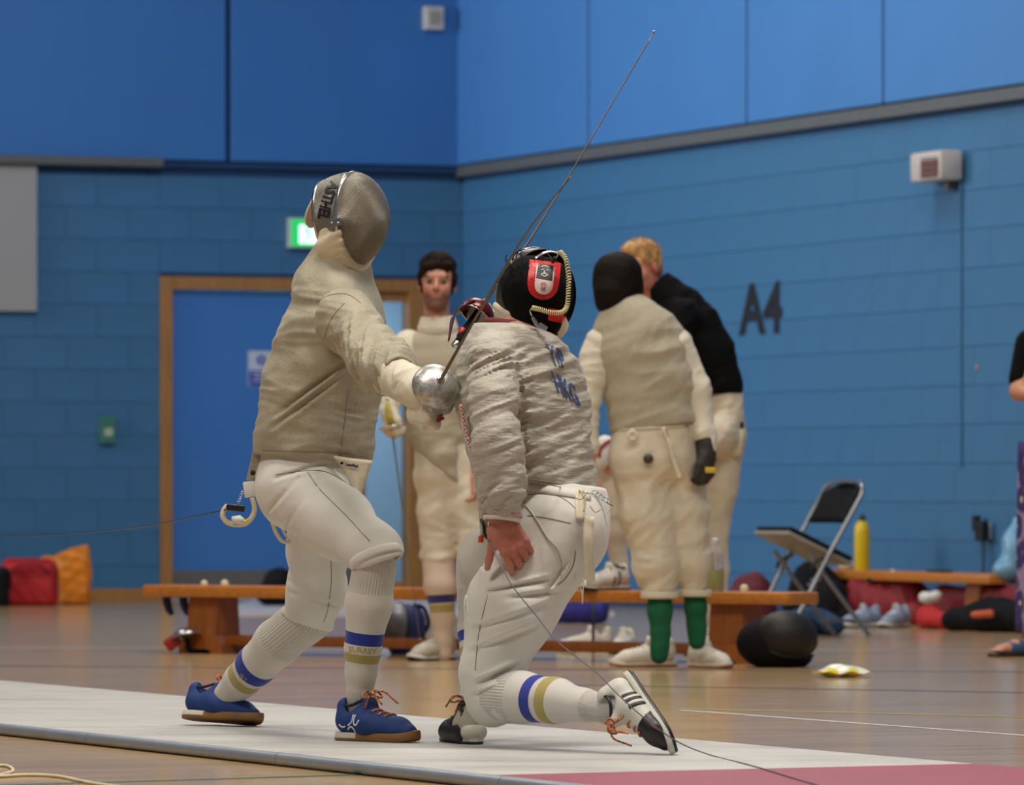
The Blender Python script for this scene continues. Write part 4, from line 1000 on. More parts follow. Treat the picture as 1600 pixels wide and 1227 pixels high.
def mask(parent, o, R, front, side, rimm, bibm, tongue, sc=1.0, h=.005, bib_extra=None, bibk=1.0):
    """sabre mask worn on the head: front dome, side mesh, rim, bib, back tongue"""
    T = lambda x, y, z: V(o) + R @ (V((x, y, z)) * sc)
    r = root('mask', V(o), None, None); r.parent = parent; r.location = r.location - wloc(parent)
    ax = lambda a: (.100 * math.cos(a) * (1 - .16 * max(0, -math.sin(a))), .143 * math.sin(a), .045 - .012 * math.sin(a) ** 2)
    def dome(u, v):
        a = 2 * math.pi * u; y, z, x = ax(a); rr = math.sin(v * math.pi / 2); x = .045 - (.045 - x) * rr; return T(x + .098 * math.cos(v * math.pi / 2) * (1 if v < 1 else 0), y * rr, z * rr)
    m = MB(); m.grid(dome, 48, 16, True)
    uv = [(2 * math.pi * i / 48, j / 16) for j in range(17) for i in range(48)]
    at = {'mu': [.150 * v * math.cos(a) for a, v in uv], 'mv': [.205 * v * math.sin(a) for a, v in uv]}
    ob = m.build('face_mesh', front, r, smooth=True, attrs=at)
    m = MB()
    def sb(u, v):
        a = math.radians(-32 + 244 * u); y, z, x = ax(a); tp = 1 - .10 * v - .12 * v * v
        return T(x - .125 * v * (.88 + .12 * math.sin(a)), y * tp, z * (1 - .20 * v * v))
    m.grid(sb, 40, 8); at = {'mu': [.125 * j / 8 for j in range(9) for i in range(41)], 'mv': [.40 * i / 40 for j in range(9) for i in range(41)]}; ob = m.build('side_mesh', side, r, smooth=True, attrs=at); solid(ob, .002)
    BV['side'] = BVHTree.FromPolygons(m.v, m.f)
    m = MB(); m.tube([T(ax(a)[2], ax(a)[0] * 1.01, ax(a)[1] * 1.01) for a in np.linspace(0, 2 * math.pi, 49)], None, 4, cap=False, flat=(.0065, .0025, tuple(R[:, 0]))) if False else m.grid(lambda u, v: T(ax(2 * math.pi * u)[2] - .012 * v + .002, ax(2 * math.pi * u)[0] * 1.015, ax(2 * math.pi * u)[1] * 1.012), 48, 2, True)
    ob = m.build('rim', rimm, r, smooth=True); solid(ob, .0025)
    m = MB(); m.grid(lambda u, v: (lambda p: p)(V(sb(u, .94 + .08 * v))) + R[:, 0] * 0, 40, 1); ob = m.build('rear_rim', rimm, r, smooth=True); solid(ob, .0045)
    ops = [('u', 0, ell(T(-.004, 0, -.035), V((.080, .091, .105)) * sc * bibk, R)), ('u', .03, ell(T(.028, 0, -.085), V((.056, .068, .075)) * sc * bibk, R)), ('u', .03, seg(T(-.01, 0, -.10), T(-.015, 0, -.155), .068 * sc, .058 * sc))]
    for i in range(15):
        a = math.radians(196 + i * 148 / 14); y, z, x = ax(a); ops.append(('u', .012, seg(T(x + .010, y * 1.03, z * 1.03), T(-.03, y * .80, z * .55 - .055), .012 * sc, .022 * sc)))
    if bib_extra: ops += bib_extra(T)
    ops += [('i', .004, half(T(-.02, 0, -.026), R @ unit(V((-.30, 0, 1))))), ('i', .004, half(T(.060, 0, 0), R @ unit(V((1, 0, .02))))), nz(.0025, 30, 2)]
    sdf('bib', ops, h, bibm, r)
    m = MB(); m.grid(lambda u, v: T(-.085 - .055 * math.sin(v * 1.5), (u - .5) * .070 * math.sqrt(max(.02, 1 - max(0, (v - .6) / .4) ** 2)), .086 - .112 * v), 6, 10); ob = m.build('tongue', tongue, r, smooth=True); solid(ob, .006)
    return r, T
def sabre(name, label, hilt, tipp, axis, guard_mat, blade_mat, rad=.068, bow_dir=(0, 0, -1), mid=None, pad=None, grip_len=.12, foil=False):
    """hilt = centre of the guard rim; axis = direction of the blade at the guard"""
    a = unit(axis); b = V(bow_dir) - a * np.dot(bow_dir, a); b = unit(b); c = np.cross(a, b); R = np.stack([b, c, a], 1); o = V(hilt)
    r = root(name, o, label, 'sabre' if not foil else 'foil')
    m = MB(); dep = .052 if not foil else .018
    m.lathe([(rad * math.sin(t), dep * math.cos(t)) for t in np.linspace(.06, math.pi / 2, 12)], o, R, 36, cap=False); g = m.build('guard', guard_mat, r, smooth=True); solid(g, .002, -1)
    if not foil:   # knuckle bow
        m = MB(); m.grid(lambda u, v: o + R @ V((rad * (.55 + .50 * math.sin(min(v * 2.2, 1) * 1.57)) - .055 * max(0, v - .45) , (u - .5) * (.085 * (1 - v) ** 1.2 + .016), .018 - .135 * v)), 8, 12); g2 = m.build('knuckle_bow', guard_mat, r, smooth=True); solid(g2, .0022)
    s = o + a * dep; e = V(tipp); md = mid if isinstance(mid, list) else [V(mid)] if mid is not None else [(s + e) / 2]
    pts = catmull([s - a * .004, s + a * .02] + md + [e], 8); n = len(pts)
    m = MB(); m.tube(pts, [.0066 - .0046 * min(1, i / (n * .8)) for i in range(n)], 8); bl = m.build('blade', blade_mat, r, smooth=True)
    m = MB(); m.box(e, (.0035, .0035, .0035), None, .001); m.build('blade_tip', M_steel2, r)
    m = MB(); m.lathe([(.013, 0), (.012, .008), (.008, .012)], s - a * .003, R, 14); m.build('collar', M_steel2, r, auto=50)
    m = MB(); m.tube([o + a * .02, o - a * grip_len * .5, o - a * grip_len], [.011, .014, .012], 10); m.build('grip', M_black, r, auto=50)
    m = MB(); m.lathe([(.009, 0), (.014, -.008), (.013, -.02), (.004, -.026)], o - a * grip_len, R, 14); m.build('pommel', M_steel2, r, auto=50)
    return r

# ================================================================ FENCER WITH THE SILVER MASK (left)
YA = 17.40; kA = YA / FPX
def JA(x, y, dy=0.0): return P(x, y, YA + dy)
FA = G(563, 1158, PH)
fa = root('person', V((FA[0] - .1, FA[1] + .3, PH)), 'masked fencer in grey jacket and blue shoes lunging with the sword arm out', 'person')
def rA(*a): return [x * kA for x in a]
def eA(*p): return [(a * kA, b * kA) for a, b in p]
# body beneath the clothing
tor = echain([JA(490, 745), JA(497, 640), JA(515, 540), JA(523, 470), JA(532, 420)], eA((66, 58), (66, 58), (66, 70), (52, 70), (28, 28)), .03)
armA = [JA(538, 500, -.22), JA(588, 560, -.40), JA(606, 577, -.48), JA(640, 600, -.62)]
legF = [JA(465, 768, -.02), JA(530, 820, -.17), JA(586, 864, -.34), JA(574, 950, -.34), JA(564, 1040, -.31), JA(562, 1100, -.30)]
legR = [JA(500, 800, .14), JA(496, 900, .30), JA(484, 962, .43), JA(430, 1005, .55), JA(383, 1055, .68), JA(343, 1102, .79)]
coarse = tor + chain(armA, rA(30, 26, 24, 18), .02) + chain([JA(510, 500, .20), JA(500, 580, .34), JA(520, 650, .32)], rA(32, 27, 22), .02) + chain(legF, rA(46, 38, 30, 26, 17, 15), .02) + chain(legR, rA(40, 32, 29, 26, 19, 15), .02)
M_skinA = skin('skin_light', (208, 150, 122))
HA = JA(541, 343, -.05); RHA = frame((math.sin(.91), -math.cos(.91), -.03), (-.06, .02, 1))
body(fa, coarse, [(head_ops(HA + V((0, 0, -.005)), RHA, .90), .005)], M_skinA, {'flush': flush(HA, RHA)})
# jacket
jt = echain([JA(489, 745), JA(489, 690), JA(496, 640), JA(507, 590), JA(515, 545), JA(522, 500), JA(522, 468), JA(522, 446), JA(530, 420), JA(534, 402)],
            eA((88, 76), (91, 80), (91, 82), (91, 86), (84, 92), (76, 98), (66, 86), (57, 62), (46, 46), (42, 42)), .03)
sl = chain([JA(540, 497, -.24), JA(590, 560, -.41), JA(606, 576, -.48), JA(632, 594, -.58)], rA(47, 40, 38, 31), .045)
slb = chain([JA(508, 500, .22), JA(500, 585, .36), JA(522, 650, .30)], rA(44, 38, 30), .045)
hem0, hem1 = JA(400, 711), JA(578, 724)
ops = jt + [('u', .022, s_[2]) for s_ in sl[:1]] + sl[1:] + slb + [
    wrinkles(JA(540, 497, -.24), JA(632, 594, -.58), 80, 24, .0115, 2, .12, .12, 1.15, .5), nz(.0040, 17, 1), nz(.0016, 42, 4), wrinkles(JA(570, 470, 0), JA(420, 700, 0), 30, 9, .0060, 7, .4, .0, 1.1, .3),
    crease(JA(560, 552, -.16), JA(428, 650, -.16), .007, .013, .05), crease(JA(530, 590, -.18), JA(425, 668, -.12), .008, .008, .05), crease(JA(545, 480, -.26), JA(520, 545, -.25), .006, .007, .03),
    ('i', .006, half(hem0, np.cross(unit(hem1 - hem0), (0, 1, 0)) * (1 if np.cross(unit(hem1 - hem0), (0, 1, 0))[2] < 0 else -1))),
    ('s', .008, seg(JA(634, 596, -.60), JA(680, 628, -.78), 38 * kA, 38 * kA))]
jk = sdf('jacket', ops, .0055, M_lame, fa, key='jA')
bj = BV['jA']; VIEW = V((0, -1, 0))
def seamline(parent, pts, r=.0012, mat=None, name='seam', n=(0, -1, 0), bvh=None, off=.0005):
    m = MB(); m.tube(surf_line(catmull(pts, 6), n, bvh, off), r, 5); return m.build(name, mat or M_seam, parent, smooth=True)
seamline(jk, [JA(545, 610, -.1), JA(540, 650, -.1), JA(532, 716, -.1)], bvh=bj)
seamline(jk, [JA(500, 470, -.2), JA(520, 462, -.2), JA(545, 462, -.2), JA(566, 476, -.2)], bvh=bj)
seamline(jk, [JA(412, 704), JA(470, 706), JA(530, 708), JA(577, 716)], r=.0016, bvh=bj)
seamline(jk, [JA(540, 476, -.2), JA(520, 500, -.2), JA(508, 530, -.2)], bvh=bj)
# collar edge
m = MB(); cc = JA(531, 425); m.grid(lambda u, v: cc + V(((.098 - .010 * v) * math.cos(6.2832 * u), (.104 - .012 * v) * math.sin(6.2832 * u), (-.018 + .040 * v) - .036 * math.cos(6.2832 * u) + .0025 * math.sin(u * 40) * v)), 48, 4, True); ob = m.build('collar', M_lame, jk, smooth=True); solid(ob, .006)
# crotch strap at the back of the jacket with clip, reel plug and cable
m = MB(); m.tube(catmull([JA(404, 672, -.02), JA(402, 705, -.02), JA(397, 730, -.02), JA(392, 752, -.02)], 5), None, 4, flat=(.020, .004, (.2, -1, 0))); st = m.build('back_strap', M_lame, jk)
m = MB(); m.lathe([(.008, 0), (.006, .003), (.002, .004)], JA(395, 739, -.035), frame((1, 0, 0), (0, -1, 0)), 14); m.build('snap_stud', M_dark, jk, auto=60)
m = MB(); m.box(JA(390, 765, -.03), (.018, .004, .024), frame((1, .0, .12), (0, -1, 0))[:, [0, 2, 1]], .003); m.build('strap_buckle', M_white, jk, auto=40)
m = MB(); m.tube(catmull([JA(394, 778, -.03), JA(398, 795, -.03), JA(394, 808, -.03), JA(384, 818, -.03), JA(370, 820, -.03), JA(356, 817, -.03), JA(348, 807, -.03), JA(350, 797, -.03), JA(356, 790, -.03)], 5), None, 8, flat=(.008, .0045, (0, -1, 0))); m.build('body_wire_loop', M_cream, jk, smooth=True)
m = MB(); m.tube([JA(362, 812, -.05), JA(374, 812, -.05), JA(383, 816, -.05)], [.010, .014, .007], 10); m.build('wire_sleeve', M_white, jk, smooth=True)
m = MB(); m.box(JA(368, 794, -.04), (.028, .012, .010), frame((1, 0, -.12), (0, 0, 1)), .004); m.build('reel_plug', M_blackp, jk, auto=40)
m = MB()
for i in range(5):
    m.tube([JA(372 + 1.5 * i, 786 - 4 * i, -.04) + V((.004 * math.cos(a), 0, .004 * math.sin(a))) for a in np.linspace(0, 6.28, 9)], .0009, 5)
m.build('clip_chain', M_steel2, jk, smooth=True)
m = MB(); m.tube([JA(379, 815, -.055), JA(384, 816, -.056), JA(388, 811, -.055)], .004, 6); m.build('yellow_tape', M_yel, jk, smooth=True)
m = MB(); m.tube(catmull([JA(352, 797, -.04), JA(300, 808, .2), JA(230, 822, .8), JA(150, 831, 1.8), JA(60, 837, 3), JA(-60, 839, 4.4)], 8), .0022, 6)
tag(m.build('reel_cable', M_blackp, None, smooth=True), 'thin dark reel cable running left from the back of the masked fencer', 'cable')
# under-jacket flap below the hem at the front
def flap(u, v):
    top = [(513, 712), (582, 720)]; x = top[0][0] + (top[1][0] - top[0][0]) * u; bx = 553 + 9 * u; ww = v ** (1.0 if u > .5 else .55 + .9 * u)
    px_ = x + (bx - x) * ww; py_ = 712 + 8 * u + v * (56 + 2 * u); return JA(px_, py_, -.13 - .02 * math.sin(3.1416 * u))
m = MB(); m.grid(flap, 10, 10); uj = m.build('under_jacket_flap', M_cottonw, fa, smooth=True); solid(uj, .005)
bf = BVHTree.FromPolygons(m.v, m.f)
m = MB(); q = [JA(531, 717, -.16), JA(555, 722, -.16), JA(554, 732, -.16), JA(530, 727, -.16)]
lb_ = decal('label_patch', poly_mesh([(-.022, -.009), (.022, -.009), (.022, .009), (-.022, .009)], 3), JA(546, 727, -.2), V((1, 0, -.16)), V((.16, 0, 1)), simple('label_grey', srgb(196, 190, 176), .6), uj, bf, .004, .2)
decal('lettering', text_mesh('LeonPaul', .0125, .0004, 2), JA(549, 727, -.2), V((.8, 0, -.13)), V((.16, 0, 1)), M_blackp, uj, bf, .0055, .2, .0005)
m = MB(); m.lathe([(.0048, 0), (.0048, .001)], JA(534, 724, -.155) , frame((1, 0, 0), (0, -1, 0)), 12); m.build('label_dot', M_blackp, uj)
# breeches
cufF = JA(589, 869, -.35)
ops = [('u', 0, esec(JA(484, 700), JA(480, 752), (74 * kA, 66 * kA), (80 * kA, 76 * kA)))] + chain([JA(462, 768, -.04), JA(528, 817, -.17), JA(582, 860, -.33)], rA(62, 52, 40), .05) + \
      chain([JA(500, 790, .12), JA(497, 860, .24), JA(495, 920, .35), JA(487, 955, .42)], rA(56, 45, 43, 41), .05) + [
    folds(JA(440, 760, -.05), JA(500, 800, -.1), 14, .007, 4, .6, -.3, .9, .17), nz(.003, 15, 3), nz(.0012, 40, 5),
    crease(JA(470, 745, -.14), JA(418, 800, -.1), .007, .010, .045), crease(JA(500, 750, -.16), JA(440, 830, -.12), .007, .009, .045), crease(JA(505, 725, -.14), JA(430, 748, -.12), .006, .010, .04), crease(JA(556, 862, -.28), JA(535, 892, -.25), .006, .009, .03),
    ('i', .004, half(JA(600, 884, -.38), V((.42, 0, -1)))), ('i', .006, half(JA(480, 978, .44), V((.35, 0, -1)))) ]
# the front cuff plane must not cut the rear leg: build the two legs with their own cuts
hip = [('u', 0, esec(JA(484, 700), JA(480, 752), (74 * kA, 66 * kA), (80 * kA, 76 * kA)))]
front = chain([JA(462, 768, -.04), JA(528, 817, -.17), JA(584, 861, -.33), JA(592, 880, -.36)], rA(62, 52, 40, 37), .05)
rear = chain([JA(500, 790, .12), JA(497, 860, .24), JA(495, 920, .35), JA(482, 965, .43)], rA(56, 45, 43, 42), .05)
def union_cut(chains_cuts):
    """each limb is cut by its own plane before being joined"""
    fns = []
    for ch, cut in chains_cuts:
        oo = list(ch) + cut; lo = np.min([c[2].lo for c in ch], 0); hi = np.max([c[2].hi for c in ch], 0)
        fn = (lambda oo: (lambda p: sdf_eval(oo, p)))(oo); fn.lo = lo; fn.hi = hi; fns.append(('u', .03, fn))
    return fns
ops = union_cut([(hip, []), (front, [('i', .005, half(JA(603, 876, -.36), unit(V((.34, 0, -1)))))]), (rear, [('i', .006, half(JA(480, 978, .44), unit(V((-.34, 0, -1)))))])]) + [
    nz(.0028, 15, 3), nz(.0012, 40, 5),
    crease(JA(470, 745, -.14), JA(418, 800, -.1), .007, .011, .045), crease(JA(500, 750, -.16), JA(440, 830, -.12), .007, .010, .045), crease(JA(505, 725, -.14), JA(430, 748, -.12), .006, .010, .04),
    crease(JA(520, 770, -.18), JA(455, 850, -.14), .008, .006, .045), crease(JA(566, 852, -.3), JA(538, 880, -.27), .006, .011, .035), crease(JA(452, 925, .3), JA(528, 948, .3), .006, .008, .03), crease(JA(448, 905, .3), JA(500, 935, .3), .006, .007, .03)]
br_ = sdf('breeches', ops, .006, M_cotton, fa, key='brA'); bb = BV['brA']
seamline(br_, [JA(478, 735, -.2), JA(500, 765, -.2), JA(540, 805, -.3), JA(578, 846, -.4)], bvh=bb)
seamline(br_, [JA(516, 872, .1), JA(516, 905, .1), JA(510, 950, .1), JA(502, 975, .1)], bvh=bb)
seamline(br_, [JA(432, 742, -.1), JA(475, 736, -.2), JA(510, 738, -.2), JA(552, 762, -.2)], bvh=bb)
# cuffs
def cuff(parent, c, n, rx, hgt, mat, e1=(0, 1, 0)):
    n = unit(n); a = unit(np.cross(n, e1)); b = np.cross(n, a); m = MB()
    m.grid(lambda u, v: V(c) + n * (v - .5) * hgt + (a * math.cos(6.2832 * u) + b * math.sin(6.2832 * u)) * (rx + .003 * math.sin(3.14 * v)), 36, 4, True); ob = m.build('cuff', mat, parent, smooth=True); solid(ob, .006, 0); return ob
cuff(br_, JA(588, 872, -.355), (.36, -.30, -1), 39.5 * kA, .026, M_cotton)
cuff(br_, JA(481, 968, .43), (-.34, .0, -1), 41 * kA, .02, M_cotton)
m = MB(); m.tube(catmull([JA(424, 812, -.02), JA(430, 830, 0), JA(440, 845, .02), JA(452, 848, .04)], 5), .006, 8); m.tube(catmull([JA(424, 812, -.02), JA(438, 822, 0), JA(446, 836, .02), JA(454, 846, .04)], 5), .004, 8); m.build('drawstring', M_cottonw, br_, smooth=True)
# socks, shoes
hs_ = lambda a, b: ((1095 - a) * kA, (1095 - b) * kA)
smF = sockmat('sock_club_front', srgb(208, 200, 188), [((1095 - 1006) * kA, (1095 - 987) * kA, BLUE), ((1095 - 1034) * kA, (1095 - 1020) * kA, GOLD)], (1095 - 925) * kA, .028)
sk = sock(fa, [JA(585, 888, -.35), JA(576, 945, -.34), JA(567, 1015, -.32), JA(564, 1050, -.31), JA(562, 1095, -.30), JA(560, 1122, -.295)], rA(34, 35, 27, 23, 20, 20), smF, .005)
bsk = BVHTree.FromObject(sk, bpy.context.evaluated_depsgraph_get()); off_ = np.array(wloc(sk))
def on_sock(name, txt, size, c, ax, ay, bobj, par, mat):
    o_ = np.array(wloc(bobj)); bv = BVHTree.FromPolygons([tuple(np.array(v.co) + o_) for v in bobj.data.vertices], [tuple(p.vertices) for p in bobj.data.polygons]); return decal(name, text_mesh(txt, size, size * .012, 2, 1), c, ax, ay, mat, par, bv, .0006, .15, .0006)
M_gold = simple('gold_thread', GOLD, .7, var=.05)
on_sock('lettering', 'SURREY', .024, JA(567, 1016.5, -.32), V((1, 0, -.10)), V((.10, 0, 1)), sk, sk, M_gold)
# along the rear shin the pixel scale is a little smaller
kr = (YA + .6) / FPX; LR = np.linalg.norm(JA(484, 962, .43) - JA(345, 1098, .78)); px_r = math.hypot(139, 136); q_ = LR / px_r
dq = lambda x, y: (((x - 345) * 139 + (1098 - y) * 136) / px_r + 14.5) * q_
smR = sockmat('sock_club_rear', srgb(208, 200, 188), [(dq(372, 1041) , dq(384, 1029), BLUE), (dq(359, 1056), dq(367, 1047), GOLD)], dq(425, 1008), .028)
sr = sock(fa, [JA(482, 965, .43), JA(434, 1004, .55), JA(400, 1040, .63), JA(378, 1063, .69), JA(345, 1098, .78), JA(334, 1110, .80)], [x * kr for x in (39, 36, 31, 27, 20, 19)], smR, .005)
on_sock('lettering', 'SU', .021, JA(381.5, 1058, .69), V((.75, 0, -.66)), V((.66, 0, .75)), sr, sr, M_gold)
M_blueshoe = simple('blue_suede', srgb(24, 54, 116), .75, var=.22, nscale=25, bump=.3, bscale=500)
M_gum = simple('gum_sole', srgb(134, 92, 46), .6); M_mid = simple('midsole_cream', srgb(206, 200, 184), .5, var=.04)
M_navyl = simple('navy_lining', srgb(16, 18, 44), .8)
hF = G(527, 1157, PH) + V((0, 0, .001)); Lf = .300; dF = unit(V((.228, -.165, 0)))
s1, T1, R1 = shoe(fa, hF, dF, (0, 0, 1), Lf, M_blueshoe, (M_mid, M_gum, .10), M_gum, M_laceA, flip=1, collar=M_navyl, h=.0035)
def shoe_bv(s): o_ = np.array(wloc(s)); return BVHTree.FromPolygons([tuple(np.array(v.co) + o_) for v in s.data.vertices], [tuple(p.vertices) for p in s.data.polygons])
def strips(s, T, R, segs, mat, w_=.0022, side=-1, name='stripe'):
    bv = shoe_bv(s)
    for sg_ in segs:
        pts = surf_line(catmull([T(x, side * .09, z) for x, z in sg_], 5), R[:, 1] * side, bv, .0006, .1); m = MB(); m.tube(pts, None, 6, flat=(w_, .0012, tuple(R[:, 1]))) ; m.build(name, mat, s, smooth=True)
# which lateral side faces the camera?
sd = -1 if (R1[:, 1] @ V((0, -1, 0))) < 0 else 1
strips(s1, T1, R1, [[(.088, .062), (.084, .046), (.066, .036)], [(.096, .062), (.092, .042), (.102, .038), (.114, .050)], [(.036, .038), (.046, .032), (.056, .034)], [(.062, .026), (.074, .033), (.086, .030), (.090, .020)]], simple('logo_white', srgb(220, 224, 228), .4), .0026, sd, 'logo_stroke')
# gum line rises only at the front: a lighter wedge at the heel
hR = G(296, 1131, PH); fR = unit(V((.88, -.46, -.04))); uR = unit(V((.28, .16, .95)))
s2, T2, R2 = shoe(fa, JA(286, 1127, .80) , fR, uR, .285, M_blueshoe, (M_mid, M_gum, .10), M_gum, M_laceA, flip=1, collar=M_navyl, h=.004)
bv2 = min(v.co.z for o_ in [s2] + list(s2.children) for v in o_.data.vertices) + wloc(fa).z
s2.location.z -= bv2 - PH - .0005
# glove
M_gl = M_glove
gax = unit(JA(672, 622, -.70) - JA(640, 600, -.60)); 
ops = chain([JA(607, 583, -.50), JA(640, 602, -.61)], rA(33, 29), .02) + [('i', .005, half(JA(606, 582, -.49), -(JA(640, 602, -.61) - JA(607, 583, -.50)))), ('s', .006, seg(JA(590, 572, -.42), JA(612, 586, -.51), 28 * kA, 29 * kA))]
ops = ops + chain([JA(642, 604, -.62), JA(662, 618, -.68)], rA(27, 27), .03)
fist = JA(668, 628, -.69)
for i, (dx, dy) in enumerate(((2, 2), (-4, 14), (-8, 25), (-8, 34))):
    ops += chain([JA(655 + dx, 625 + dy * .8, -.66), JA(676 + dx, 622 + dy, -.72), JA(688 + dx, 630 + dy, -.69), JA(676 + dx, 634 + dy, -.645)], [.020, .0175, .016, .014], .008)
ops += chain([JA(655, 604, -.68), JA(672, 600, -.73), JA(684, 606, -.73)], [.018, .0155, .013], .01)
ops += [wrinkles(JA(607, 583, -.5), JA(670, 625, -.68), 60, 30, .004, 5, .10, .1, 1.1), nz(.001, 40, 2)]
sdf('glove', ops, .004, M_gl, fa)
# mask
mk, TM = mask(fa, HA, RHA, M_wire, M_wireb, M_steel2, M_cottonw, M_cottonw, 1.0)
rr_ = root  # lettering across the side mesh, turned so that it reads along the head
nrm = -RHA[:, 1] if (RHA[:, 1] @ V((0, -1, 0))) < 0 else RHA[:, 1]
cL = TM(-.005, -.09, .055); upd = -RHA[:, 0]
axd = -(RHA[:, 2] * .98 + RHA[:, 0] * .18); axd = unit(axd); ayd = unit(np.cross(nrm, axd))
decal('lettering', text_mesh('ASTHEL', .036, .0012, 2, 1), cL, axd * .92, ayd * 2.0, simple('black_paint2', srgb(16, 14, 14), .5), mk, BV['side'], .003, .12, .0008)
m = MB(); cb = TM(.045, -.103, -.012); m.box(cb, (.020, .004, .011), np.stack([unit(RHA[:, 0] + RHA[:, 2] * .25), RHA[:, 1], np.cross(unit(RHA[:, 0] + RHA[:, 2] * .25), RHA[:, 1])], 1), .001); o_ = m.build('bracket', M_steel, mk)
for dx in (-.012, .012):
    m = MB(); m.lathe([(.004, 0), (.003, .002), (.001, .003)], cb + RHA[:, 0] * dx - RHA[:, 1] * .004, np.stack([RHA[:, 0], RHA[:, 2], -RHA[:, 1]], 1), 10); m.build('rivet', M_steel2, mk, smooth=True)
# sabre
GA = JA(680, 606, -.715); tipA = P(891, 278, 16.25); axA = unit(V((.30, -.82, .42)))
M_guard = NT('worn_aluminium'); _t = M_guard
_t.color(_t.ramp(_t.noise(55, 6, .65), [(.3, srgb(140, 138, 136)), (.55, srgb(190, 188, 184)), (.75, srgb(216, 214, 208))])); _t.setp(Metallic=.75, Roughness=.38); _t.bump(_t.noise(70, 5, .6), .5, .0025); M_guard = _t.m
M_blade = simple('blade_steel', srgb(112, 100, 84), .4, metal=.7, var=.2, nscale=9)
sbA = sabre('sabre', 'sabre with a dull silver bell guard in the hand of the masked fencer', GA, tipA, axA, M_guard, M_blade, .0695, (.25, 0, -1), mid=[P(738, 506, 16.55), P(811, 382, 16.4), P(853, 324, 16.3)])
m = MB(); pp = JA(680, 657, -.70); m.prism([(-.028, .006), (-.012, -.010), (.012, -.004), (.028, .004), (.024, .012), (-.004, .002), (-.022, .013)], pp + V((0, -.012, 0)), (1, 0, 0), (0, 0, 1), (0, .028, 0)); m.build('guard_pad', simple('red_rubber', srgb(150, 26, 26), .35), sbA)

# ================================================================ KNEELING FENCER (right), seen from behind
YB = 16.75; kB = YB / FPX
def JB(x, y, dy=0.0): return P(x, y, YB + dy)
def rB(*a): return [x * kB for x in a]
def eB(*p): return [(a * kB, b * kB) for a, b in p]
fb = root('person', V((JB(830, 900)[0], YB, PH)), 'fencer kneeling on one leg with back turned, lettered jacket and bare hand', 'person')
HB = JB(832, 469, .04); RHB = frame((-.42, .90, -.06), (.16, .1, .98))
torB = echain([JB(868, 800, .02), JB(854, 740, 0), JB(828, 660, 0), JB(816, 580, 0), JB(815, 530, 0), JB(818, 500, .02)], eB((50, 42), (46, 38), (64, 50), (64, 50), (40, 40), (28, 28)), .03)
armL = [JB(776, 560, -.10), JB(776, 630, -.16), JB(784, 700, -.20), JB(786, 790, -.21), JB(786, 806, -.21)]
armR = [JB(830, 560, .22), JB(780, 600, .42), JB(756, 545, .34), JB(748, 520, .30)]
lgR = [JB(880, 835, -.10), JB(820, 945, -.12), JB(772, 1078, -.12), JB(860, 1095, -.30), JB(945, 1108, -.45), JB(975, 1108, -.50)]
lgF = [JB(850, 845, .16), JB(790, 865, .30), JB(744, 890, .40), JB(743, 985, .36), JB(741, 1050, .30), JB(738, 1110, .24)]
coarse = torB + chain(armL, rB(30, 28, 25, 19, 17), .01) + chain(armR, rB(30, 24, 20, 18), .01) + chain(lgR, rB(38, 34, 26, 24, 14, 13), .01) + chain(lgF, rB(36, 28, 18, 18, 13, 12), .01)
SB = -1
# bare left hand hanging beside the hip
RhB = frame((.50, -.06, -.86), (.30, -.93, -.2)); oH = JB(780, 812, -.225)
handB = hand_ops(oH, RhB, SB, (.50, .72, .85, .80), (.55, -.15), 0, 1.14, .05)
M_skinB = skin('skin_ruddy', (186, 120, 98), (170, 84, 72))
hv = lambda v: np.exp(-((v - (oH + RhB[:, 0] * .09)) ** 2).sum(1) / .05 ** 2) * .6
body(fb, coarse, [(head_ops(HB, RHB, .95), .006), (handB, .0028)], M_skinB, {'flush': hv})
# jacket
jt = echain([JB(846, 800, 0), JB(840, 748, 0), JB(828, 700, 0), JB(817, 640, 0), JB(813, 588, 0), JB(809, 562, 0), JB(802, 540, 0), JB(795, 520, .02)],
            eB((86, 70), (86, 68), (94, 68), (101, 70), (96, 70), (88, 66), (72, 58), (54, 46)), .03)
sl = chain([JB(773, 562, -.10), JB(773, 625, -.19), JB(779, 695, -.23), JB(785, 760, -.24), JB(785, 806, -.22)], rB(43, 43, 42, 36, 26), .02)
sr_ = chain([JB(835, 560, .20), JB(785, 600, .42), JB(760, 550, .34)], rB(44, 36, 28), .03)
hemn = unit(V((-.20, 0, -1)))
torso_cut = union_cut([(jt, [('i', .005, half(JB(870, 758, 0), hemn)), ('i', .006, half(JB(800, 509, .0), unit(V((.03, .05, 1))))), ('i', .018, half(JB(850, 520, .0), unit(V((.44, .05, 1))))), ('i', .018, half(JB(892, 550, .0), unit(V((1.2, 0, 1)))))])])
ops = torso_cut + [('u', .022, sl[0][2])] + [('u', .008, s_[2]) for s_ in sl[1:]] + sr_ + [
    wrinkles(JB(776, 556, -.12), JB(785, 803, -.22), 84, 20, .0125, 3, .11, -.1, 1.1, .35), nz(.004, 17, 6), nz(.0016, 44, 2), wrinkles(JB(840, 520, 0), JB(880, 770, 0), 50, 13, .0055, 8, .4, .0, 1.1, .15),
    crease(JB(800, 540, -.2), JB(822, 640, -.2), .007, .012, .04), crease(JB(812, 590, -.2), JB(822, 740, -.2), .009, .014, .05), crease(JB(880, 640, -.2), JB(830, 600, -.2), .008, .006, .04), crease(JB(915, 700, -.2), JB(830, 660, -.2), .008, .006, .05),
    crease(JB(745, 540, -.2), JB(800, 530, -.2), .006, .007, .03), ('i', .004, half(JB(785, 803, -.2), unit(V((-.05, 0, -1))))) if False else nz(.0001, 5, 1)]
ops.append(('i', .004, half(JB(785, 806, -.2), unit(V((-.15, 0, -1))))))
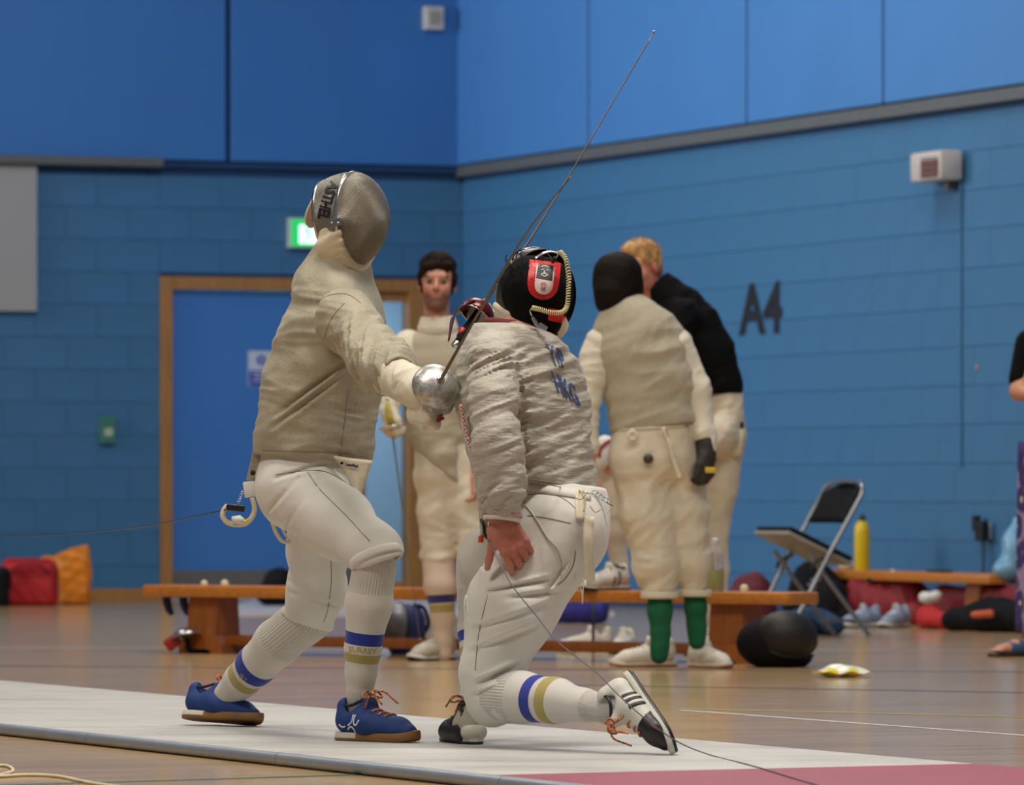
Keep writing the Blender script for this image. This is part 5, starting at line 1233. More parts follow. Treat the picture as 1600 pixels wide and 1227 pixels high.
jb = sdf('jacket', ops, .0052, M_lame2, fb, key='jB'); bjB = BV['jB']
M_ltr = simple('blue_print', srgb(64, 86, 138), .7, var=.15, nscale=200)
axt = V((.62, 0, -.24)); ayt = V((-.30, 0, .96))
decal('lettering', text_mesh('YIP', .086, .0022, 2, 1), JB(871, 557, -.3), axt * .62, ayt, M_ltr, jb, bjB, .0022, .3, .0008)
decal('lettering', text_mesh('HKG', .092, .0022, 2, 1), JB(886, 608, -.3), V((.36, 0, -.22)), ayt, M_ltr, jb, bjB, .0022, .3, .0008)
seamline(jb, [JB(820, 752, -.2), JB(870, 760, -.2), JB(922, 772, -.2)], r=.0015, bvh=bjB)
M_redw = NT('red_white_trim'); _t = M_redw; _w = _t.node('ShaderNodeTexChecker'); _w.inputs['Scale'].default_value = 190; _w.inputs['Color1'].default_value = srgb(168, 40, 46); _w.inputs['Color2'].default_value = srgb(214, 196, 186); _t.link(_t.co(), _w.inputs['Vector']); _t.color(_w.outputs[0]); M_redw = _t.m
# sleeve trim and white under-cuff
def ringstrip(parent, name, c, n, rad, hgt, mat, th=.003):
    n = unit(n); a = unit(np.cross(n, (0, 1, 0))); b = np.cross(n, a); m = MB(); m.grid(lambda u, v: V(c) + n * (v - .5) * hgt + (a * math.cos(6.2832 * u) + b * math.sin(6.2832 * u)) * rad, 32, 2, True); ob = m.build(name, mat, parent, smooth=True); solid(ob, th, 0); return ob
ringstrip(jb, 'sleeve_trim', JB(785, 804, -.22), (-.10, -.12, -1), 30.5 * kB, .009, M_redw)
ringstrip(fb, 'shirt_cuff', JB(784, 810, -.22), (-.10, -.12, -1), 28 * kB, .020, M_cotton, .004)
ringstrip(fb, 'wrist_band', JB(775, 818, -.21), (-.3, 0, -1), 17 * kB, .010, M_blackp, .004) if False else None
# front edge of the jacket with zip seen past the arm
m = MB(); m.tube(catmull([JB(722, 640, -.06), JB(730, 680, -.10), JB(740, 720, -.13), JB(749, 760, -.15), JB(754, 800, -.16), JB(757, 838, -.16)], 6), None, 8, flat=(.012, .008, (0, -1, 0))); m.build('front_edge', M_lame2, jb, smooth=True)
m = MB(); m.tube(catmull([JB(719, 632, -.13), JB(728, 672, -.145), JB(738, 704, -.16), JB(746, 732, -.17), JB(751, 765, -.18)], 6), None, 6, flat=(.005, .0025, (0, -1, 0))); m.build('zip', M_redw, jb, smooth=True)
m = MB(); m.tube([JB(752, 838, -.17), JB(751, 848, -.17)], .008, 8); m.build('orange_tag', simple('orange_tag', srgb(206, 70, 36), .5), jb, auto=40)
m = MB(); m.tube(catmull([JB(752, 812, -.2), JB(756, 822, -.21), JB(757, 834, -.21), JB(762, 842, -.21)], 4), .005, 8); m.build('wire_plug', M_blackp, fb, auto=50)
# breeches
hip = echain([JB(868, 745, .02), JB(876, 800, .0), JB(880, 845, .0)], eB((70, 56), (72, 70), (64, 72)), .04)
rear = chain([JB(882, 828, -.06), JB(822, 940, -.10), JB(775, 1070, -.10)], rB(72, 62, 46), .05)
rear = [('u', .05, seg(JB(874, 830, -.06), JB(800, 945, -.10), 76 * kB, 68 * kB)), ('u', .05, seg(JB(796, 950, -.10), JB(768, 1055, -.10), 66 * kB, 48 * kB)), ('u', .03, seg(JB(764, 1050, -.10), JB(768, 1100, -.10), 42 * kB, 32 * kB)), ('u', .03, seg(JB(772, 1082, -.10), JB(812, 1092, -.18), 45 * kB, 43 * kB))]
frnt = [('u', .05, seg(JB(860, 835, .12), JB(764, 875, .32), 66 * kB, 50 * kB)), ('u', .04, seg(JB(764, 875, .32), JB(750, 900, .38), 42 * kB, 36 * kB)), ('u', .03, seg(JB(752, 890, .38), JB(742, 935, .38), 36 * kB, 28 * kB))]
ops = union_cut([(hip, [('i', .004, half(JB(870, 752, 0), unit(V((.16, 0, 1)))))]), (rear[:3], []), (rear[2:], [('i', .006, half(JB(806, 1090, -.15), unit(V((1, -.45, -.12)))))]), (frnt, [('i', .005, half(JB(745, 945, .38), (0, 0, -1)))])]) + [
    nz(.003, 15, 4), nz(.0014, 40, 6),
    crease(JB(762, 925, -.2), JB(860, 905, -.2), .006, .014, .035), crease(JB(790, 935, -.2), JB(880, 925, -.2), .007, .010, .04), crease(JB(740, 985, -.2), JB(860, 945, -.2), .008, .008, .05), crease(JB(735, 1020, -.2), JB(850, 975, -.2), .008, .008, .05),
    crease(JB(745, 1068, -.2), JB(810, 1040, -.2), .007, .016, .04), crease(JB(735, 1090, -.2), JB(815, 1062, -.2), .006, .012, .035), crease(JB(735, 1000, -.2), JB(728, 900, -.1), .006, .008, .03), crease(JB(760, 895, -.15), JB(748, 868, -.1), .006, .010, .03),
    crease(JB(838, 830, -.25), JB(846, 905, -.25), .006, .006, .03), crease(JB(885, 880, -.2), JB(850, 930, -.2), .006, .012, .03)]
bB_ = sdf('breeches', ops, .0055, M_cotton, fb, key='brB'); bbB = BV['brB']
# band, pocket lines and side seam
m = MB(); m.grid(lambda u, v: JB(0, 0) * 0 + surf_line([JB(818 + 106 * u, 752 + 16 * u + 14 * v, -.3)], VIEW, bbB, .003)[0], 24, 2); ob = m.build('waistband', M_cotton, bB_, smooth=True); solid(ob, .004)
seamline(bB_, [JB(822, 774, -.3), JB(860, 772, -.3), JB(885, 782, -.3), JB(903, 798, -.3)], bvh=bbB)
seamline(bB_, [JB(824, 806, -.3), JB(855, 810, -.3), JB(892, 818, -.3)], bvh=bbB)
seamline(bB_, [JB(900, 862, -.3), JB(896, 885, -.3), JB(884, 905, -.3), JB(872, 915, -.3)], r=.0018, bvh=bbB)
seamline(bB_, [JB(762, 930, -.3), JB(748, 990, -.3), JB(742, 1050, -.3)], bvh=bbB)
m = MB(); m.tube(surf_line(catmull([JB(806, 776, -.3), JB(830, 800, -.3), JB(855, 840, -.3), JB(872, 860, -.3), JB(879, 890, -.3), JB(876, 905, -.3)], 6), VIEW, bbB, .0025), .0022, 6); m.build('body_wire', simple('wire_grey', srgb(176, 172, 160), .5), fb, smooth=True)
# braces strap hanging from the hip, ties, clip
m = MB(); m.grid(lambda u, v: JB(914 + 15 * u - 6 * math.sin(v * 3) * (1 - v) + 2 * v, 806 + 111 * v + 2 * u, -.19 - .012 * math.sin(v * 5)), 3, 14); ob = m.build('hanging_strap', M_cottonw, bB_, smooth=True); solid(ob, .004)
m = MB(); m.grid(lambda u, v: surf_line([JB(900 + 14 * u, 764 + 50 * v, -.3)], VIEW, bbB, .005)[0], 3, 8); ob = m.build('side_strap', M_cottonw, bB_, smooth=True); solid(ob, .003)
for pts in ([(905, 765), (914, 782), (912, 800)], [(918, 768), (908, 780), (900, 778)], [(922, 790), (930, 800), (938, 796)]):
    m = MB(); m.tube(catmull([JB(x, y, -.205) for x, y in pts], 5), .0032, 6); m.build('tie', M_cottonw, bB_, smooth=True)
m = MB(); m.tube(catmull([JB(898, 898, -.16), JB(904, 912, -.16), JB(909, 925, -.16), JB(910, 944, -.16), JB(911, 925, -.16), JB(912, 905, -.16)], 5), .002, 6); m.build('tie_end', M_cottonw, bB_, smooth=True)
m = MB()
for i in range(4):
    c = JB(930 + 5 * i, 770 + 3.5 * i, -.1); m.tube([c + V((.010 * math.cos(a), .004 * math.sin(a), .006 * math.sin(a))) for a in np.linspace(0, 6.28, 11)], .0013, 5)
m.tube([JB(944, 782, -.1), JB(952, 788, -.1), JB(958, 791, -.1)], .0022, 6); m.build('reel_clip', M_steel, bB_, smooth=True)
m = MB(); m.tube(catmull([JB(926, 800, -.1), JB(940, 806, -.1), JB(950, 800, -.1), JB(954, 794, -.1)], 5), .0018, 6); m.build('clip_cord', M_cream, bB_, smooth=True)
# reel wire of the kneeling fencer down to the floor
m = MB(); m.tube(catmull([JB(762, 842, -.23), JB(776, 870, -.30), JB(800, 915, -.36), JB(840, 965, -.40), JB(868, 1000, -.44), JB(905, 1030, -.50), JB(935, 1054, -.56), JB(965, 1085, -.62), JB(1010, 1125, -.66), JB(1060, 1160, -.66)] + [G(1110, 1180, PH + .003), G(1180, 1198, PH + .003), G(1260, 1222, PH + .003), G(1330, 1240, PH + .003)], 8), .0019, 6)
tag(m.build('reel_cable', simple('cable_grey', srgb(96, 92, 96), .5), None, smooth=True), 'thin grey reel cable trailing from the bare hand past the raised shoe onto the piste', 'cable')
# socks
ax0 = JB(775, 1085, -.12); ax1 = JB(950, 1108, -.46); LL = np.linalg.norm(ax1 - ax0); uu = lambda x: (950 - x - 20) / (950 - 775) * LL
smB = sockmat('sock_kneel', srgb(206, 200, 192), [(uu(834), uu(819), BLUE), (uu(858), uu(843), GOLD)], uu(796), uu(905), 52)
sock(fb, [JB(772, 1086, -.11), JB(815, 1090, -.20), JB(868, 1095, -.31), JB(912, 1102, -.40), JB(950, 1108, -.46), JB(975, 1104, -.50)], rB(42, 39, 34, 24, 21, 22), smB, .005)
smB2 = sockmat('sock_front', srgb(200, 194, 188), [((1100 - 995) * kB, (1100 - 978) * kB, BLUE), ((1100 - 1020) * kB, (1100 - 1006) * kB, GOLD)], (1100 - 965) * kB, .02)
sock(fb, [JB(743, 925, .37), JB(743, 985, .36), JB(742, 1050, .30), JB(736, 1100, .25), JB(735, 1128, .22)], rB(29, 27, 23, 18, 18), smB2, .006)
m = MB(); kp = JB(768, 1108, -.10); sdf('knee_lining', [('u', 0, ell(kp, (.030, .05, .022)))], .006, simple('lining_grey', srgb(104, 108, 112), .7), bB_)
# shoes
M_wshoe = simple('worn_white_leather', srgb(206, 202, 190), .5, var=.12, nscale=20); M_bshoe = simple('black_rubber', srgb(22, 20, 22), .45, var=.2)
hB1 = JB(958, 1050, -.50); d1 = unit(JB(1062, 1178, -.72) - hB1); nrm1 = V((-.62, -.55, -.40))
s3, T3, R3 = shoe(fb, JB(985, 1046, -.46), unit(JB(1070, 1176, -.62) - JB(985, 1046, -.46)), unit(V((-.80, -.18, -.56))), .292, M_wshoe, M_wshoe, M_bshoe, M_laceA, flip=1, collar=M_blackp, h=.0035, toe=(M_bshoe, lambda q: (q[:, 0] - .35 * q[:, 2] > .155).astype(int)))
low = min(v.co.z for o_ in [s3] + list(s3.children) for v in o_.data.vertices) + wloc(fb).z
s3.location.z -= low - PH - .0005
vis = -1 if (R3[:, 1] @ VIEW) < 0 else 1
strips(s3, T3, R3, [[(.092 + .021 * i, .016), (.088 + .021 * i, .036), (.084 + .021 * i, .056)] for i in range(3)], M_bshoe, .0062, vis)
# black toe cap
k3 = .292 / .29
ops = [('u', 0, seg(T3(.17, 0, .030), T3(.255, .004, .021), .0425 * k3, .0305 * k3, R3[:, 1], 1.22)), ('i', .004, half(T3(.165, 0, 0), -unit(R3[:, 0] + R3[:, 2] * .35))), ('i', .002, half(T3(0, 0, .006), -R3[:, 2]))]
tc = s3
m = MB(); m.tube(surf_line(catmull([T3(.19, vis * .09, .030), T3(.215, vis * .09, .036), T3(.24, vis * .09, .026)], 5), R3[:, 1] * vis, shoe_bv(tc), .001, .1), .0012, 5); m.build('piping', simple('pink_piping', srgb(150, 60, 80), .5), s3, smooth=True)
s4, T4, R4 = shoe(fb, G(744, 1164, PH) + V((0, 0, .001)), (-.30, .95, 0), (0, 0, 1), .28, simple('grey_beige_suede', srgb(172, 164, 144), .7, var=.1), M_wshoe, M_bshoe, M_laceA, collar=M_blackp, h=.004, toe=(M_bshoe, lambda q: (q[:, 0] > .10).astype(int)))
sdf('heel_cup', [('u', 0, ell(T4(.024, 0, .030), (.030, .040, .030), R4)), ('i', .003, half(T4(0, 0, .008), -R4[:, 2]))], .004, M_mid, s4)
sdf('outer_side', [('u', 0, seg(T4(.06, .012, .026), T4(.2, .02, .026), .034, .034, R4[:, 1], 1.1)), ('i', .003, half(T4(0, 0, .004), -R4[:, 2]))], .005, M_bshoe, s4)
# head: hair, mask from behind
rnd = random.Random(5)
RbM = frame((-.42, .90, -.10), (.14, .1, .98)); HM = JB(838, 462, .06)
M_hairk = simple('black_hair', srgb(9, 9, 10), .8, var=.3, spec=.12, nscale=60, stretch=(1, 1, .3), bump=.5, bscale=220, bdist=.003)
T_ = lambda x, y, z: HB + RHB @ V((x, y, z))
ops = [('u', 0, ell(T_(-.018, 0, .045), (.105, .102, .085), RHB)), ('u', .03, ell(T_(-.030, 0, -.005), (.090, .098, .085), RHB)), ('u', .02, ell(T_(-.042, 0, -.055), (.066, .080, .060), RHB)), nz(.003, 60, 1), nz(.003, 25, 3)]
hb = sdf('hair', ops, .005, M_hairk, fb, key='hairB')
m = MB(); tufts(m, HB, RHB, 170, rnd, (.10, .10, .084), .024, .0014, .1, (0, .3, .3), cut=lambda d: d[0] > .5 or d[1] < .2, spreadd=.2)
for pts in ([(800, 406), (805, 396), (813, 392), (821, 389)], [(806, 404), (809, 394), (814, 388)], [(795, 412), (790, 404), (792, 398)], [(826, 402), (833, 394), (842, 391)]):
    m.tube(catmull([JB(x, y, .02) for x, y in pts], 4), [.0014] * (4 * (len(pts) - 1)) + [.0005], 4)
m.build('hair_strands', M_hairk, fb, smooth=True)
mb_, TB = mask(fb, HM, RbM, M_wire, M_black, M_steel2, M_cottonw, M_black, 1.02)
for c_ in list(mb_.children):
    if c_.name.startswith(('side_mesh', 'tongue')): bpy.data.objects.remove(c_)
# mesh sides only around the face, behind them the padded black lining
m = MB(); m.grid(lambda u, v: TB(.045 - .085 * v, .104 * math.cos(math.radians(-32 + 244 * u)) * (1 + .02 * v), .146 * math.sin(math.radians(-32 + 244 * u)) * (1 - .12 * v)), 36, 5); ob = m.build('side_mesh', M_wire, mb_, smooth=True); solid(ob, .002)
bh = BV['hairB']; c0 = JB(850, 433, -.3)
def rr(w_, h_, n=8):
    out = [(-w_, h_ * .96), (w_, h_ * .96)]
    for i in range(n + 1):
        a = -math.pi * i / n; out.append((w_ * math.cos(a), -h_ + w_ + w_ * math.sin(a)))
    return out
M_redp = simple('red_padding', srgb(196, 34, 32), .4, var=.08); M_wprint = simple('print_pale', srgb(212, 190, 186), .5, var=.05)
ax_t = V((.98, 0, -.10)); ay_t = V((.10, 0, .98))
tg = decal('tongue', poly_mesh(rr(25 * kB, 32 * kB), 7), c0, ax_t, ay_t, M_redp, mb_, bh, .004, .3, .012)
decal('sticker', poly_mesh([(x + .002, y - .001) for x, y in rr(14.5 * kB, 23 * kB)], 6), c0, ax_t, ay_t, M_wprint, tg, bh, .0172, .3, .0008)
decal('sticker_field', poly_mesh([(-.023, .004), (.025, .000), (.026, .046), (-.019, .047)], 5), c0, ax_t, ay_t, simple('print_dark', srgb(40, 38, 40), .5), tg, bh, .0182, .3, .0006)
# plain grinning face emblem: brow, eyes, nose and jaw strokes
M_pw = simple('emblem_white', srgb(226, 224, 216), .5)
def emb(pts, r): 
    m = MB(); q = surf_line([c0 + ax_t * x + ay_t * y for x, y in pts], VIEW, bh, .0195); m.tube(q, r, 5); return m
for pts, r in (([(-.012, .036), (-.004, .041), (.006, .041), (.014, .037)], .0018), ([(-.010, .028), (-.003, .030)], .0018), ([(.006, .030), (.013, .028)], .0018), ([(.001, .027), (-.002, .022), (.005, .021)], .0016), ([(-.009, .016), (-.001, .019), (.011, .016)], .0018), ([(-.009, .015), (.001, .009), (.011, .015)], .0018)):
    emb(pts, r).build('emblem_stroke', M_pw, tg, smooth=True)
for pts in ([(-.006, -.014), (.002, -.020), (.010, -.014), (.006, -.008), (-.003, -.008), (-.006, -.014)],): emb(pts, .0009).build('emblem_outline', simple('emblem_red', srgb(170, 60, 60), .5), tg, smooth=True)
decal('lettering', text_mesh('CE', .012, .0004), c0 + ay_t * -.028 + ax_t * .001, ax_t, ay_t, simple('ce_grey', srgb(120, 80, 80), .5), tg, bh, .019, .3, .0004)
decal('strap', poly_mesh([(-.020, -.013), (.024, -.020), (.024, .018), (-.020, .022)], 4), JB(868, 490, -.3), V((1, 0, -.05)), V((0, 0, 1)), M_redp, mb_, bh, .003, .3, .004)
# coiled body cord
def coil(path, rad, turns, r, n=10):
    path = [V(p) for p in catmull(path, 12)]; out = []; N = turns * n; L = len(path) - 1
    for i in range(N + 1):
        t = i / N * L; j = min(int(t), L - 1); f = t - j; p = path[j] * (1 - f) + path[j + 1] * f; d = unit(path[j + 1] - path[j]); a = unit(np.cross(d, (0, 1, .01))); b = np.cross(d, a); th = 2 * math.pi * i / n; out.append(p + (a * math.cos(th) + b * math.sin(th)) * rad)
    return out
fr = -.105
m = MB(); m.tube(coil([JB(876, 394, fr + .03), JB(884, 405, fr + .01), JB(888, 430, fr), JB(888, 455, fr), JB(886, 478, fr - .01), JB(878, 488, fr - .02), JB(862, 489, fr - .03), JB(845, 484, fr - .03), JB(832, 481, fr - .02)], .0062, 46, .0017), .0017, 5)
cdm = simple('coil_cream', srgb(206, 198, 150), .45); m.build('coiled_cord', cdm, mb_, smooth=True)
m = MB(); m.tube(catmull([JB(876, 394, fr + .03), JB(871, 393, fr + .03), JB(871, 400, fr + .03), JB(866, 406, fr + .04)], 5), .0016, 6); m.tube(catmull([JB(832, 481, fr - .02), JB(828, 486, fr), JB(831, 494, fr)], 5), .0016, 6); m.build('cord_end', cdm, mb_, smooth=True)
m = MB(); m.tube([JB(868, 402, fr + .03), JB(863, 410, fr + .04)], .006, 8); m.build('crocodile_clip', M_dark, mb_, auto=40)
m = MB(); m.tube([JB(832, 496, fr + .0), JB(838, 506, fr + .01), JB(842, 512, fr + .01)], [.005, .0065, .005], 8); m.build('wire_clip', M_steel, mb_, auto=40)
m = MB(); m.box(JB(848, 511, fr + .0), (.013, .005, .008), frame((1, 0, -.6), (0, 0, 1)), .002); m.build('clip_jaw', M_steel2, mb_)
# collar of the under-jacket in dark red
m = MB(); cc = JB(815, 512, .03); m.grid(lambda u, v: cc + V((.105 * math.cos(6.2832 * u), .085 * math.sin(6.2832 * u), -.012 + .030 * v - .012 * math.cos(6.2832 * u))), 32, 2, True); ob = m.build('collar_lining', simple('dark_red_lining', srgb(110, 24, 28), .7), fb, smooth=True); solid(ob, .006)
# sword arm glove and sabre of the kneeling fencer
RgB = frame(unit(JB(744, 505, .24) - JB(762, 560, .36)), (-.6, -.7, .2)); oG = JB(762, 548, .33)
sdf('glove', hand_ops(JB(757, 533, .30), RgB, 1, (1.3, 1.4, 1.45, 1.5), (.5, .6), .004, 1.08) + [('u', .02, seg(JB(772, 575, .36), JB(760, 542, .31), .045, .036))], .0045, M_glove, fb)
GB = JB(743, 494, .20); tipB = P(1022, 50, 17.25)
M_guardr = simple('dark_red_guard', srgb(92, 16, 24), .3, metal=.3, var=.15)
sbB = sabre('sabre', 'long sabre with a dark red lined guard held by the kneeling fencer', GB, tipB, unit(V((.50, .42, .76))), M_guardr, M_blade, .052, (-.75, -.3, -.2), mid=[P(784, 434, 17.0), P(826, 378, 17.05), P(882, 287, 17.1)], grip_len=.10)
m = MB(); m.tube([GB + frame((.5, .42, .76), (0, 0, 1)) @ V((0, .052 * math.cos(a), .052 * math.sin(a))) for a in np.linspace(0, 2 * math.pi, 25)], .0024, 6, cap=False); m.build('guard_rim', M_steel2, sbB, smooth=True)
m = MB(); m.tube([JB(722, 520, .16), JB(718, 530, .16), JB(722, 540, .17), JB(730, 545, .18)], .0016, 6); m.build('loop_cord', M_white, sbB, smooth=True)
m = MB(); m.tube([JB(724, 512, .17), JB(720, 524, .17), JB(726, 534, .19)], [.010, .013, .008], 8); m.build('pommel_cover', M_redp, sbB, smooth=True)

# ================================================================ PEOPLE BEHIND THE BENCH
M_lamec = cloth('lame_cream', srgb(178, 168, 146), .7, .10, 300, .3, .8, .014, 7, ridge=.4)
M_sleeve = cloth('sleeve_white', srgb(220, 212, 192), .75, .06, 300, .2, .8, .014, 8, ridge=.4)
def person(lbl, x, y): return root('person', G(x, y), lbl, 'person')
def limb(pts, rs, k=.03): return chain(pts, rs, k)
def put_shoe(parent, px, py, fwd, L, up_, mid, outs, stripe=None, z0=0.0, Y=None, acc=None, label=None, upv=(0, 0, 1)):
    o = G(px, py, z0) if Y is None else V((P(px, 0, Y)[0], Y, z0))
    o = V((o[0], o[1], z0 + .001)) ; s, T, R = shoe(parent, o, fwd, upv, L, up_, mid, outs, M_white, h=.006, collar=M_blackp, detail=True, bow=False, label=label)
    if acc:
        for side in (-1, 1): strips(s, T, R, [[(.10 + .022 * i, .02), (.092 + .022 * i, .05), (.088 + .022 * i, .07)] for i in range(2)], acc, .007, side)
    return s, T, R
# ---------------- C: dark haired fencer facing the camera
YC = 25.95; kC = YC / FPX
def JC(x, y, dy=0.0): return P(x, y, YC + dy)
rC = lambda *a: [x * kC for x in a]
eC = lambda *p: [(a * kC, b * kC) for a, b in p]
pc_ = person('dark haired bearded fencer standing facing the camera between the two duelling fencers', 690, 1030)
HC = JC(683, 444, 0); RC = frame((-.02, -1, .02), (0.03, 0, 1))
M_skC = skin('skin_pale', (206, 148, 124), (186, 96, 84), (112, 74, 58))
core = echain([JC(690, 735), JC(688, 660), JC(686, 590), JC(684, 545), JC(683, 505)], eC((38, 30), (38, 30), (44, 30), (38, 24), (17, 17)), .03)
aR = [JC(640, 545, 0), JC(618, 610, -.05), JC(607, 648, -.18)]; aL = [JC(730, 545, 0), JC(752, 620, .05), JC(748, 700, -.02), JC(744, 740, -.08)]
lR = [JC(680, 735), JC(684, 870, -.02), JC(690, 990, 0), JC(690, 1012, 0)]; lL = [JC(724, 735), JC(742, 830, -.05), JC(748, 930, .06), JC(748, 1012, .10)]
body(pc_, core + limb(aR, rC(15, 13, 9)) + limb(aL, rC(15, 13, 12, 9)) + limb(lR, rC(22, 14, 9, 9), .01) + limb(lL, rC(22, 14, 9, 9), .01), [(head_ops(HC, RC, 1.04), .005), (hand_ops(JC(744, 742, -.08), frame((0, -.1, -1), (1, -.2, 0)), 1, (.5, .6, .6, .7), (.5, .3), .002, 1.0), .005)],
     M_skC, {'flush': flush(HC, RC, 1.04), 'stubble': stubble(HC, RC, 1.04)}, h=.014)
eyes(pc_, HC, RC, 1.04, (60, 44, 34), (46, 30, 22))
M_hairC = simple('dark_brown_hair', srgb(34, 22, 15), .8, spec=.15, var=.35, nscale=50, stretch=(1, 1, .25), bump=.6, bscale=160, bdist=.004)
T_ = lambda x, y, z: HC + RC @ (V((x, y, z)) * 1.03)
ops = [('u', 0, ell(T_(-.018, 0, .050), (.104, .085, .090), RC)), ('u', .02, ell(T_(-.04, 0, .0), (.075, .080, .07), RC)), ('u', .02, ell(T_(.052, .01, .082), (.046, .060, .026), RC)), ('u', .015, ell(T_(.078, -.030, .072), (.020, .036, .020), RC)), ('u', .01, seg(T_(.01, .078, .04), T_(.012, .076, -.01), .012, .006)), ('u', .01, seg(T_(.01, -.078, .04), T_(.012, -.076, -.01), .012, .006)),
       ('s', .012, ell(T_(.118, .005, -.022), (.068, .058, .066), RC)), nz(.003, 45, 1), nz(.003, 80, 4)]
sdf('hair', ops, .006, M_hairC, pc_)
m = MB(); strands(m, HC, RC, (-.010, .0, .050), (.108, .088, .094), 110, random.Random(9), (-1.5, 1.5), .1, 1.35, .0028, 1.03); m.build('hair_strands', M_hairC, pc_, smooth=True)
vest = echain([JC(688, 720), JC(688, 680), JC(687, 620), JC(685, 570), JC(684, 545)], eC((40, 36), (49, 38), (52, 40), (56, 38), (50, 32)), .03) + [('u', .03, seg(JC(638, 540), JC(730, 540), 20 * kC, 20 * kC))]
sdf('jacket', vest + [('u', .03, seg(JC(696, 715, -.06), JC(704, 752, -.08), 26 * kC, 14 * kC)), wrinkles(JC(685, 560), JC(690, 740), 30, 12, .005, 2, .4, 0, 1.1), nz(.004, 14, 2), ('i', .006, half(JC(704, 762, 0), (0, 0, -1))), ('i', .006, half(JC(660, 712, 0), unit(V((-.62, 0, -.8))))), ('s', .01, seg(JC(684, 480), JC(684, 508), 20 * kC, 19 * kC))], .009, M_lamec, pc_)
sl = limb([JC(638, 546, .01), JC(620, 600, -.05), JC(609, 640, -.16)], rC(29, 21, 15)) + [nz(.004, 20, 3)]
sdf('sleeve', sl, .009, M_sleeve, pc_); sdf('sleeve', limb([JC(728, 545, .01), JC(750, 612, .04), JC(746, 700, -.02), JC(744, 728, -.06)], rC(26, 21, 17, 13)) + [nz(.004, 20, 4)], .009, M_sleeve, pc_)
ops = echain([JC(684, 512), JC(684, 497)], eC((32, 27), (27, 24)), .02) + [('s', .004, seg(JC(683, 480), JC(683, 520), 23 * kC, 23 * kC))] + [('i', .004, half(JC(684, 494), (0, 0, 1)))]
sdf('collar', ops, .006, M_sleeve, pc_)
leg1 = chain([JC(682, 725), JC(683, 800), JC(684, 862)], rC(33, 30, 27), .03) + [('u', .02, ell(JC(684, 872), (29 * kC, 28 * kC, 13 * kC)))]
leg2 = chain([JC(716, 725), JC(732, 790, -.03), JC(742, 850, -.05)], rC(31, 27, 26), .03) + [('u', .02, ell(JC(742, 860, -.05), (27 * kC, 27 * kC, 12 * kC)))]
sdf('breeches', echain([JC(690, 690), JC(692, 740)], eC((43, 35), (46, 36)), .03) + leg1 + leg2 + [wrinkles(JC(690, 700), JC(690, 880), 26, 12, .006, 5, .5, 0, 1.2), nz(.003, 25, 3)], .009, M_cottonc, pc_)
smC = sockmat('sock_c', srgb(208, 186, 164), [((1005 - 947) * kC, (1005 - 934) * kC, srgb(40, 44, 110)), ((1005 - 962) * kC, (1005 - 950) * kC, GOLD)], 9, -9)
sock(pc_, [JC(685, 872), JC(688, 915, -.02), JC(692, 965, 0), JC(692, 1000, 0), JC(692, 1022, 0)], rC(26, 25, 18, 14, 14), smC, .008)
sock(pc_, [JC(743, 858, -.03), JC(747, 915, .02), JC(748, 975, .06), JC(748, 1008, .08), JC(748, 1024, .08)], rC(25, 24, 17, 14, 14), smC, .008)
put_shoe(pc_, 709, 1027, (-.66, -.75, 0), .30, M_blackp if False else simple('black_white_leather', srgb(176, 170, 150), .5, var=.15, nscale=10), M_white, M_blackp, acc=M_black, Y=26.05)
put_shoe(pc_, 748, 1027, (.25, -.97, 0), .30, simple('offwhite_leather', srgb(190, 184, 168), .5), M_white, M_blackp, Y=26.1)
sdf('glove', hand_ops(JC(608, 642, -.17), frame((.05, -.25, -1), (-.8, -.5, .1)), 1, (1.3, 1.35, 1.4, 1.45), (.5, .6), .004, 1.05) + [('u', .02, seg(JC(609, 622, -.14), JC(608, 645, -.17), .046, .036))], .007, M_glove, pc_)
foilt = JC(656, 1000, -.34)
sabre('foil', 'foil with a yellow green grip pointing down in the right hand of the bearded fencer', JC(612, 668, -.20), foilt, foilt - JC(612, 668, -.20), M_steel2, simple('foil_blade', srgb(120, 112, 88), .4, metal=.6), .055, (1, 0, 0), grip_len=.11, foil=True)
fo = [o for o in bpy.data.objects if o.name.startswith('foil') and o.type == 'EMPTY'][0]
m = MB(); m.tube([JC(605, 630, -.22), JC(608, 650, -.22), JC(612, 664, -.22)], [.012, .016, .02], 10); m.build('cord_sleeve', simple('yellow_green', srgb(176, 160, 50), .5, var=.4, nscale=40), fo, smooth=True)
